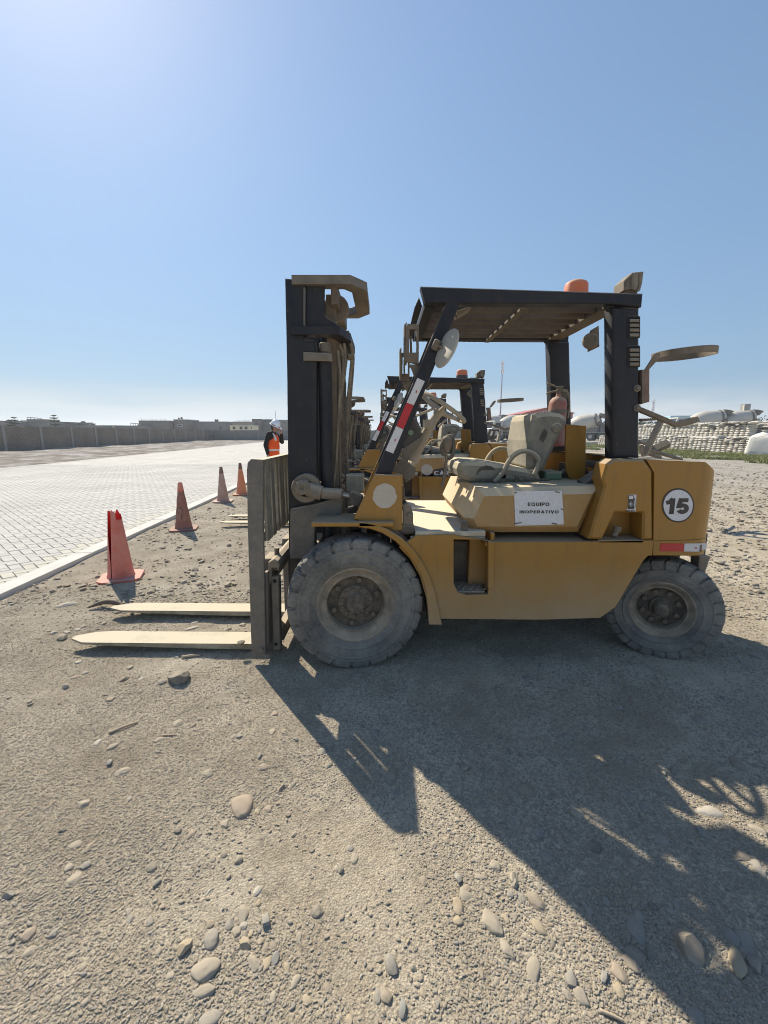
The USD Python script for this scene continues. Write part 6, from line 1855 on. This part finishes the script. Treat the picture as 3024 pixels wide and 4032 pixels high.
SL_ = {
 "g1": [(755, 620, 150, 100, "dark", A), (660, 652, 50, 30, "grey"), (435, 632, 45, 42, "brown", A), (100, 190, 130, 32, "white"), (865, 300, 60, 22, "white"), (845, 330, 105, 24, "white"), (540, 292, 55, 25, "pale"), (205, 600, 46, 24, "grey"), (470, 568, 42, 26, "pale"), (160, 540, 44, 28, "white"), (142, 628, 36, 20, "pink"), (320, 732, 38, 18, "dark"), (360, 750, 50, 34, "pink"), (755, 880, 60, 50, "pale"), (838, 900, 56, 30, "brown"), (885, 862, 42, 20, "pale"), (640, 990, 70, 30, "pale"), (430, 1178, 100, 46, "pale"), (935, 1185, 66, 46, "pale"), (350, 1125, 46, 42, "blue", A), (1258, 1150, 70, 40, "pink"), (1330, 825, 42, 50, "pink"), (1317, 935, 46, 46, "pale"), (1385, 945, 40, 30, "pink"), (1157, 757, 42, 26, "pale"), (1105, 725, 36, 20, "dark"), (1515, 790, 50, 46, "brown"), (1585, 795, 46, 32, "brown"), (1120, 968, 42, 30, "white", A), (1080, 970, 28, 40, "pale"), (280, 1005, 46, 36, "white"), (365, 1030, 52, 42, "pale"), (70, 385, 64, 40, "pale", A), (95, 358, 40, 20, "white"), (318, 305, 40, 22, "pale"), (200, 320, 50, 26, "pale"), (160, 342, 40, 20, "white"), (15, 365, 50, 22, "white"), (85, 680, 60, 30, "white", A), (640, 105, 46, 18, "white"), (545, 632, 56, 22, "white"), (750, 505, 50, 18, "white"), (440, 190, 50, 16, "blue"), (1050, 338, 60, 22, "pale"), (1140, 310, 50, 24, "pale")],
 "g2": [(70, 825, 130, 120, "pink"), (390, 350, 46, 40, "brown"), (450, 355, 36, 28, "brown"), (475, 565, 56, 52, "grey"), (500, 642, 42, 34, "pale"), (820, 668, 74, 72, "brown"), (842, 770, 36, 44, "grey"), (885, 748, 28, 26, "grey"), (600, 668, 32, 30, "grey"), (643, 672, 32, 30, "dark"), (1190, 655, 48, 58, "brown", A), (1370, 635, 42, 28, "brown"), (1298, 700, 52, 40, "grey"), (1500, 772, 100, 58, "brown"), (1430, 933, 36, 40, "grey"), (1110, 782, 32, 26, "pale"), (1095, 1015, 46, 34, "pink"), (1032, 1030, 36, 28, "pale"), (1150, 917, 42, 32, "pale"), (980, 1220, 36, 48, "brown"), (1150, 1205, 52, 60, "blue", A), (1335, 1150, 58, 40, "pale"), (1435, 1210, 52, 54, "pale", A), (555, 1160, 52, 36, "pale"), (50, 1110, 32, 34, "pale"), (265, 755, 38, 46, "brown", A), (320, 732, 36, 46, "pale"), (1565, 985, 70, 46, "grey"), (1590, 1110, 60, 52, "grey"), (1500, 212, 60, 34, "grey"), (1195, 1265, 70, 34, "pink"), (220, 470, 38, 40, "pale"), (280, 482, 34, 28, "pink"), (170, 655, 58, 32, "pale"), (200, 860, 40, 36, "pink"), (290, 285, 36, 26, "brown"), (1057, 365, 30, 26, "brown"), (900, 407, 36, 20, "grey"), (1100, 492, 38, 30, "grey"), (735, 470, 50, 44, "grey"), (650, 188, 64, 26, "grey"), (705, 203, 34, 20, "grey"), (1350, 262, 36, 30, "brown"), (1600, 512, 36, 30, "brown"), (140, 870, 26, 28, "pale"), (430, 785, 30, 20, "pale"), (600, 1060, 36, 28, "pale"), (630, 1110, 36, 44, "pale"), (400, 1020, 28, 28, "pale"), (330, 985, 28, 28, "pale"), (1240, 795, 50, 24, "grey"), (1295, 850, 26, 30, "grey"), (1060, 1090, 24, 36, "pink"), (440, 400, 20, 36, "white")],
 "g3": [(360, 367, 86, 42, "brown"), (388, 493, 60, 52, "brown"), (796, 410, 56, 46, "brown"), (585, 390, 42, 36, "brown"), (690, 300, 56, 34, "grey"), (375, 630, 70, 56, "grey"), (1222, 535, 92, 44, "grey"), (440, 1130, 100, 92, "pale"), (780, 1010, 66, 70, "grey"), (1465, 810, 96, 76, "brown"), (985, 1290, 112, 90, "grey"), (1290, 1100, 220, 100, "white"), (1240, 1235, 80, 86, "grey"), (1485, 1390, 106, 86, "brown"), (1195, 1400, 46, 60, "brown"), (1600, 1225, 82, 80, "pale"), (550, 1345, 86, 64, "grey"), (240, 1410, 70, 62, "grey"), (1600, 1480, 76, 72, "grey"), (330, 1530, 66, 50, "brown"), (800, 1455, 56, 44, "pale"), (40, 1560, 60, 70, "pale", A), (770, 805, 52, 30, "grey"), (720, 775, 46, 30, "grey"), (825, 697, 44, 42, "brown"), (1500, 170, 48, 46, "grey"), (1585, 128, 60, 30, "grey"), (1455, 125, 66, 34, "grey"), (250, 650, 46, 40, "grey"), (350, 790, 50, 34, "grey"), (425, 885, 76, 40, "grey"), (210, 200, 46, 24, "grey"), (480, 295, 36, 20, "brown"), (1415, 640, 40, 26, "grey"), (1560, 620, 60, 50, "grey"), (330, 1015, 42, 36, "pale"), (375, 1050, 50, 40, "pale"), (215, 1060, 36, 36, "grey"), (865, 1100, 56, 44, "grey"), (200, 1245, 80, 60, "grey"), (1130, 1090, 44, 24, "pale"), (1375, 400, 46, 30, "grey"), (700, 460, 60, 28, "grey"), (1050, 870, 40, 30, "dark"), (1480, 1475, 50, 46, "brown"), (190, 1590, 60, 50, "pale"), (1640, 950, 50, 40, "pale")],
 "g4": [(535, 35, 76, 30, "pale"), (908, 38, 52, 34, "pale"), (365, 178, 50, 30, "pale"), (830, 303, 40, 34, "pink"), (330, 358, 66, 28, "pale"), (390, 368, 36, 34, "brown"), (320, 500, 84, 50, "pale"), (380, 445, 46, 26, "grey"), (660, 450, 48, 34, "dark"), (120, 745, 66, 36, "pink"), (1060, 640, 52, 72, "pale"), (1160, 685, 66, 50, "blue", A), (1000, 688, 42, 38, "grey"), (1030, 722, 42, 36, "pale"), (920, 752, 80, 60, "grey"), (1068, 770, 60, 46, "tan", A), (1095, 725, 26, 50, "tan"), (805, 785, 66, 60, "tan", A), (895, 878, 140, 96, "pale"), (885, 985, 124, 50, "pale"), (910, 1100, 112, 92, "grey"), (1105, 848, 56, 76, "pale"), (1160, 862, 46, 50, "tan"), (1200, 838, 40, 50, "blue", A), (1250, 887, 40, 40, "tan"), (1380, 640, 66, 40, "dark"), (1285, 945, 42, 50, "pale"), (1335, 1025, 42, 36, "tan"), (1430, 975, 40, 46, "brown"), (1520, 1115, 36, 46, "tan"), (1645, 1005, 40, 60, "grey"), (740, 920, 52, 28, "pale"), (815, 1110, 42, 40, "pale"), (1190, 790, 34, 34, "brown"), (1155, 800, 32, 34, "brown"), (1130, 720, 32, 26, "grey"), (1065, 735, 28, 32, "dark"), (1060, 698, 40, 30, "white"), (1135, 765, 32, 28, "tan"), (40, 580, 60, 30, "grey", A), (570, 680, 40, 34, "grey"), (655, 690, 36, 30, "grey"), (560, 640, 40, 36, "grey"), (270, 295, 36, 22, "dark", A), (565, 158, 30, 24, "grey"), (775, 290, 36, 28, "dark", A), (975, 395, 34, 26, "dark"), (1043, 412, 34, 34, "brown"), (235, 735, 36, 30, "grey"), (295, 775, 34, 30, "dark"), (360, 900, 36, 18, "dark"), (690, 820, 30, 28, "pale"), (1480, 455, 46, 32, "pale", A), (1545, 410, 36, 36, "pale"), (1525, 368, 36, 26, "grey"), (925, 410, 30, 32, "pale"), (1120, 548, 40, 40, "white"), (1300, 750, 36, 50, "pale"), (1240, 750, 26, 36, "pale"), (910, 548, 24, 32, "white"), (1125, 603, 30, 26, "tan"), (1190, 1018, 36, 36, "pale"), (300, 457, 40, 30, "pale"), (915, 698, 36, 24, "brown"), (130, 820, 60, 26, "pale"), (370, 1050, 40, 20, "pale"), (980, 255, 40, 30, "pale"), (1120, 205, 26, 24, "tan")],
 "g5": [(45, 640, 64, 76, "grey", A), (22, 765, 56, 86, "brown"), (470, 440, 84, 104, "pale"), (670, 350, 66, 130, "brown"), (650, 645, 82, 86, "pale"), (365, 333, 66, 60, "pale"), (330, 385, 56, 60, "tan"), (1095, 480, 90, 100, "grey"), (1090, 580, 100, 130, "dark"), (1155, 595, 50, 50, "dark"), (1310, 570, 142, 86, "brown", A), (1555, 525, 70, 78, "grey"), (1020, 665, 66, 96, "pink"), (1075, 635, 62, 54, "pink"), (810, 690, 66, 98, "grey", A), (860, 770, 66, 60, "pale"), (1020, 750, 56, 42, "tan"), (1535, 640, 92, 86, "tan", A), (680, 480, 52, 52, "tan"), (95, 830, 46, 50, "blue", A), (570, 272, 46, 50, "pale"), (490, 217, 52, 38, "pale"), (915, 143, 66, 46, "dark"), (710, 185, 56, 42, "grey"), (330, 455, 52, 28, "tan"), (540, 570, 52, 62, "pale"), (770, 262, 46, 40, "brown"), (180, 760, 36, 46, "tan"), (345, 760, 30, 34, "pink"), (430, 680, 30, 30, "brown"), (1500, 525, 60, 60, "grey"), (1265, 398, 38, 28, "grey"), (1240, 425, 40, 26, "grey"), (1105, 445, 46, 36, "grey"), (1615, 230, 56, 52, "grey"), (1540, 225, 36, 36, "grey"), (605, 350, 42, 40, "grey"), (555, 340, 36, 34, "grey"), (885, 400, 40, 36, "grey"), (535, 435, 30, 34, "tan"), (570, 432, 36, 26, "pale"), (895, 440, 30, 26, "pink"), (1600, 640, 90, 60, "grey", A), (1560, 580, 80, 44, "grey"), (965, 375, 36, 30, "grey"), (800, 770, 36, 44, "pale"), (1350, 850, 90, 50, "grey"), (735, 555, 30, 30, "dark"), (575, 815, 24, 46, "pink"), (490, 710, 36, 40, "pale"), (280, 710, 24, 36, "pale"), (955, 695, 40, 40, "blue", A), (425, 270, 60, 20, "pale"), (1645, 660, 40, 60, "grey")]}
# clustered stones in the heap at bottom centre lie on one another; each is a stone of its own
WORD = {"pale": "pale beige", "pink": "pinkish", "grey": "grey", "brown": "brown", "dark": "dark", "blue": "blue grey", "tan": "tan", "white": "whitish"}
sd_ = 100
used_xy, stone_q = [], []
for t, lst in SL_.items():
    for it in lst:
        x, y, w, h, colr = it[:5]
        ang = len(it) > 5
        sd_ += 1
        g = on_ground(t, (x, y + h * .25))
        d3 = np.array([g[0], g[1], -H])
        dep = g[1] * _c + H * _s
        mpp = dep / FPX * ZR[t][2]
        a_ = w * mpp / 2 * .86
        sinv = H / np.linalg.norm(d3)
        dist = np.linalg.norm(d3)
        b_ = h * ZR[t][2] / FPX * dist / 2 * .84 / (sinv * .8 + .25)
        b_ = min(max(b_, .5 * a_), 1.7 * a_)
        if w >= 100 and t in ("g4", "g5", "g3") and not ang:
            b_ *= .66
        c_ = min(a_, b_) * (.75 if ang else .52)
        m = stone_mesh(a_, b_, c_, sd_, ang)
        r_ = np.random.default_rng(sd_)
        m.apply_transform(trimesh.transformations.rotation_matrix((r_.uniform(.15, .75) if (w > 1.2 * h and t == 'g4') else r_.uniform(-.7, .7)), [0, 0, 1]) @ trimesh.transformations.rotation_matrix(r_.uniform(-.12, .12), [1, 0, 0]))
        m.apply_translation((g[0], g[1], float(gz(*g)) + c_ * (.25 if ang else (-.45 if w > 200 else -.18 if w < 75 else -.30) + r_.uniform(-.12, .30))))
        u_, v_ = src(t, x, y)
        lab = SPECIAL.get((t, x, y))
        if not lab:
            big = w * ZR[t][2]
            shp = "angular" if ang else "long" if w > 1.9 * h else "upright oval" if h > 1.25 * w else "flat oval" if w > 1.45 * h else "rounded"
            siz = "big" if big > 60 else "small" if big < 32 else "middling"
            row = "at the bottom edge" if v_ > 3800 else "in the near foreground" if v_ > 3450 else "in the foreground" if v_ > 3100 else "below the wheels" if v_ > 2680 else "beside the forks"
            col = "far left" if u_ < 420 else "left" if u_ < 900 else "left of centre" if u_ < 1300 else "centre" if u_ < 1750 else "right of centre" if u_ < 2250 else "right" if u_ < 2700 else "far right"
            shade = "shaded" if (u_ > 1020 + (v_ - 2650) * 1.12 and v_ > 2560) else "sunlit"
            lab = f"{siz} {WORD[colr]} {shp} stone on {shade} dirt {row}, {col}"
        stone_q.append((m, "stone_" + colr, 25 if ang else True, lab, f"{WORD[colr]} stones in the dirt"))
        used_xy.append(g)

seen_l = {}
for q_ in stone_q:
    seen_l[q_[3]] = seen_l.get(q_[3], 0) + 1
for m, mt_, sm_, lab, grp in stone_q:
    put("stone", m, mt_, smooth=sm_, label=lab, cat="stone", group=grp if seen_l[lab] > 1 else None)

# gravel: the pebbles nobody could count
pr_ = []
for k in range(14):
    r_ = np.random.default_rng(700 + k)
    m = trimesh.creation.icosphere(1)
    v = m.vertices * (1 + .6 * (meshkit.fbm(m.vertices * 1.4 + k * 5.1, 2, k)[:, None] - .5))
    for _ in range(r_.integers(3, 7)):
        nrm = r_.normal(0, 1, 3); nrm /= np.linalg.norm(nrm)
        v = v - np.outer(np.maximum(v @ nrm - r_.uniform(.35, .75), 0), nrm)
    v = v * (1.15, r_.uniform(.5, .95), r_.uniform(.35, .7))
    pr_.append((trimesh.Trimesh(v, m.faces, process=False), "stone_" + ["pale", "grey", "pale", "pink", "grey", "pale", "brown", "tan", "pale", "grey", "brown", "dark", "white", "pale"][k], 35 if k % 2 else False))


def batch(n, y0, y1, pw, r0, r1, spread=1.0, xlim=None, cl=.47, clf=2.2, seed=0):
    r_ = np.random.default_rng(seed)
    y = y0 + (y1 - y0) * r_.random(n) ** pw
    half = (y * _c + H * _s) * CX / FPX * 1.3 + .3
    x = r_.uniform(-1, 1, n) * half
    q_ = np.stack([x * clf, y * clf, 0 * x], 1)
    keep = meshkit.fbm(q_, 3, seed) + r_.normal(0, .07, n) > cl
    keep &= (x > kerb_x(y) + .03)
    if xlim is not None:
        keep &= (x > xlim[0]) & (x < xlim[1])
    x, y = x[keep], y[keep]
    rad = r0 * (r1 / r0) ** (r_.random(len(x)) ** 2.0)
    return x, y, rad


bt_ = [batch(260000, .72, 3.9, 1.3, .0019, .0058, seed=1, cl=.36, clf=1.6), batch(10500, .72, 4.5, 1.2, .004, .009, seed=2, cl=.49), batch(420, .75, 5.0, 1.2, .008, .015, seed=3, cl=.46),
       batch(26000, 3.2, 9.0, 1.3, .006, .020, seed=4, cl=.45), batch(3500, 3.5, 12.0, 1.2, .016, .042, seed=5, cl=.47), batch(15000, 6.0, 24.0, 1.4, .012, .038, seed=6, cl=.42, xlim=(2.5, 17.0)), batch(5000, 4.5, 16.0, 1.3, .022, .06, seed=7, cl=.42, xlim=(2.6, 16.0)),
       batch(16000, 2.6, 7.0, 1.2, .004, .012, seed=8, cl=.44)]
gx1, gy1, gr1 = (np.concatenate([b[i] for b in bt_]) for i in range(3))
# none under the tyres
keep = np.ones(len(gx1), bool)
ng = len(gx1)
gzv = gz(gx1, gy1)
ids = rng.choice(14, ng, p=np.array([9, 8, 9, 7, 8, 9, 8, 5, 9, 7, 7, 6, 4, 4]) / 100)
scatter("gravel", "small pebbles and grit strewn over the dry dirt yard", "gravel", pr_, np.stack([gx1, gy1, gzv + gr1 * .32], 1), yaw_quat(rng.uniform(0, 6.28, ng)), np.repeat(gr1[:, None], 3, 1), ids)


def stick(label, t, a, b, r, y_bend=0.0):
    p, q_ = on_ground(t, a), on_ground(t, b)
    m_ = (p + q_) / 2 + np.array([0, y_bend])
    P_ = smoothpath([(p[0], p[1], float(gz(*p)) + r), (m_[0], m_[1], float(gz(*m_)) + r * 1.4), (q_[0], q_[1], float(gz(*q_)) + r)], 5)
    return put("stick", tube(P_, np.linspace(r, r * .7, len(P_)), 6), "wood_stick", smooth=True, label=label, cat="stick")


stick("pale dry stick lying alone on the dirt at left", "g1", (345, 962), (515, 892), .007)
stick("thin straw right of the pale stick, beside white pebbles", "g1", (665, 972), (745, 966), .004)
stick("short brown twig just below the near fork", "g1", (778, 518), (888, 505), .009)
stick("pale splinter at the bottom of the photo, right of centre", "g5", (940, 850), (1040, 893), .005)
stick("thin twig on the ground right of the second cone", "g1", (200, -170), (420, -205), .006)
sp_ = on_ground("g1", (325, 222))
put("rubber_scrap", tube(smoothpath([(sp_[0] - .12, sp_[1] - .03, .025), (sp_[0] - .02, sp_[1] + .02, .05), (sp_[0] + .08, sp_[1] + .03, .04), (sp_[0] + .16, sp_[1], .02)], 6), [.008 + .014 * math.sin(k / 18 * math.pi) for k in range(19)], 8), "rubber_scrap", smooth=True, label="curled dark scrap lying at the tip of the far fork", cat="scrap")
sp_ = on_ground("g1", (1130, 428), .085)
put("dirt_clod", moved(stone_mesh(.032, .025, .02, 77, True), (sp_[0], sp_[1], .088)), "stone_dark", label="dark clod of dirt lying on the heel of the near fork", cat="clod")

# ------------------------------------------------------------------ the dusty air
hz_box = trimesh.creation.box((1900, 2100, 34))
hz_box.apply_translation((0, 900, 15.5))
MAT["haze"] = usdkit.material(stage, "/World/Looks/haze", {"v": ("principled_volume", {"color": (0.78, 0.86, 0.95), "density": 0.0006, "anisotropy": 0.3})}, volume="v.volume")
put("haze", hz_box, "haze", label="thin dusty air over the yard", cat="haze", kind="stuff")
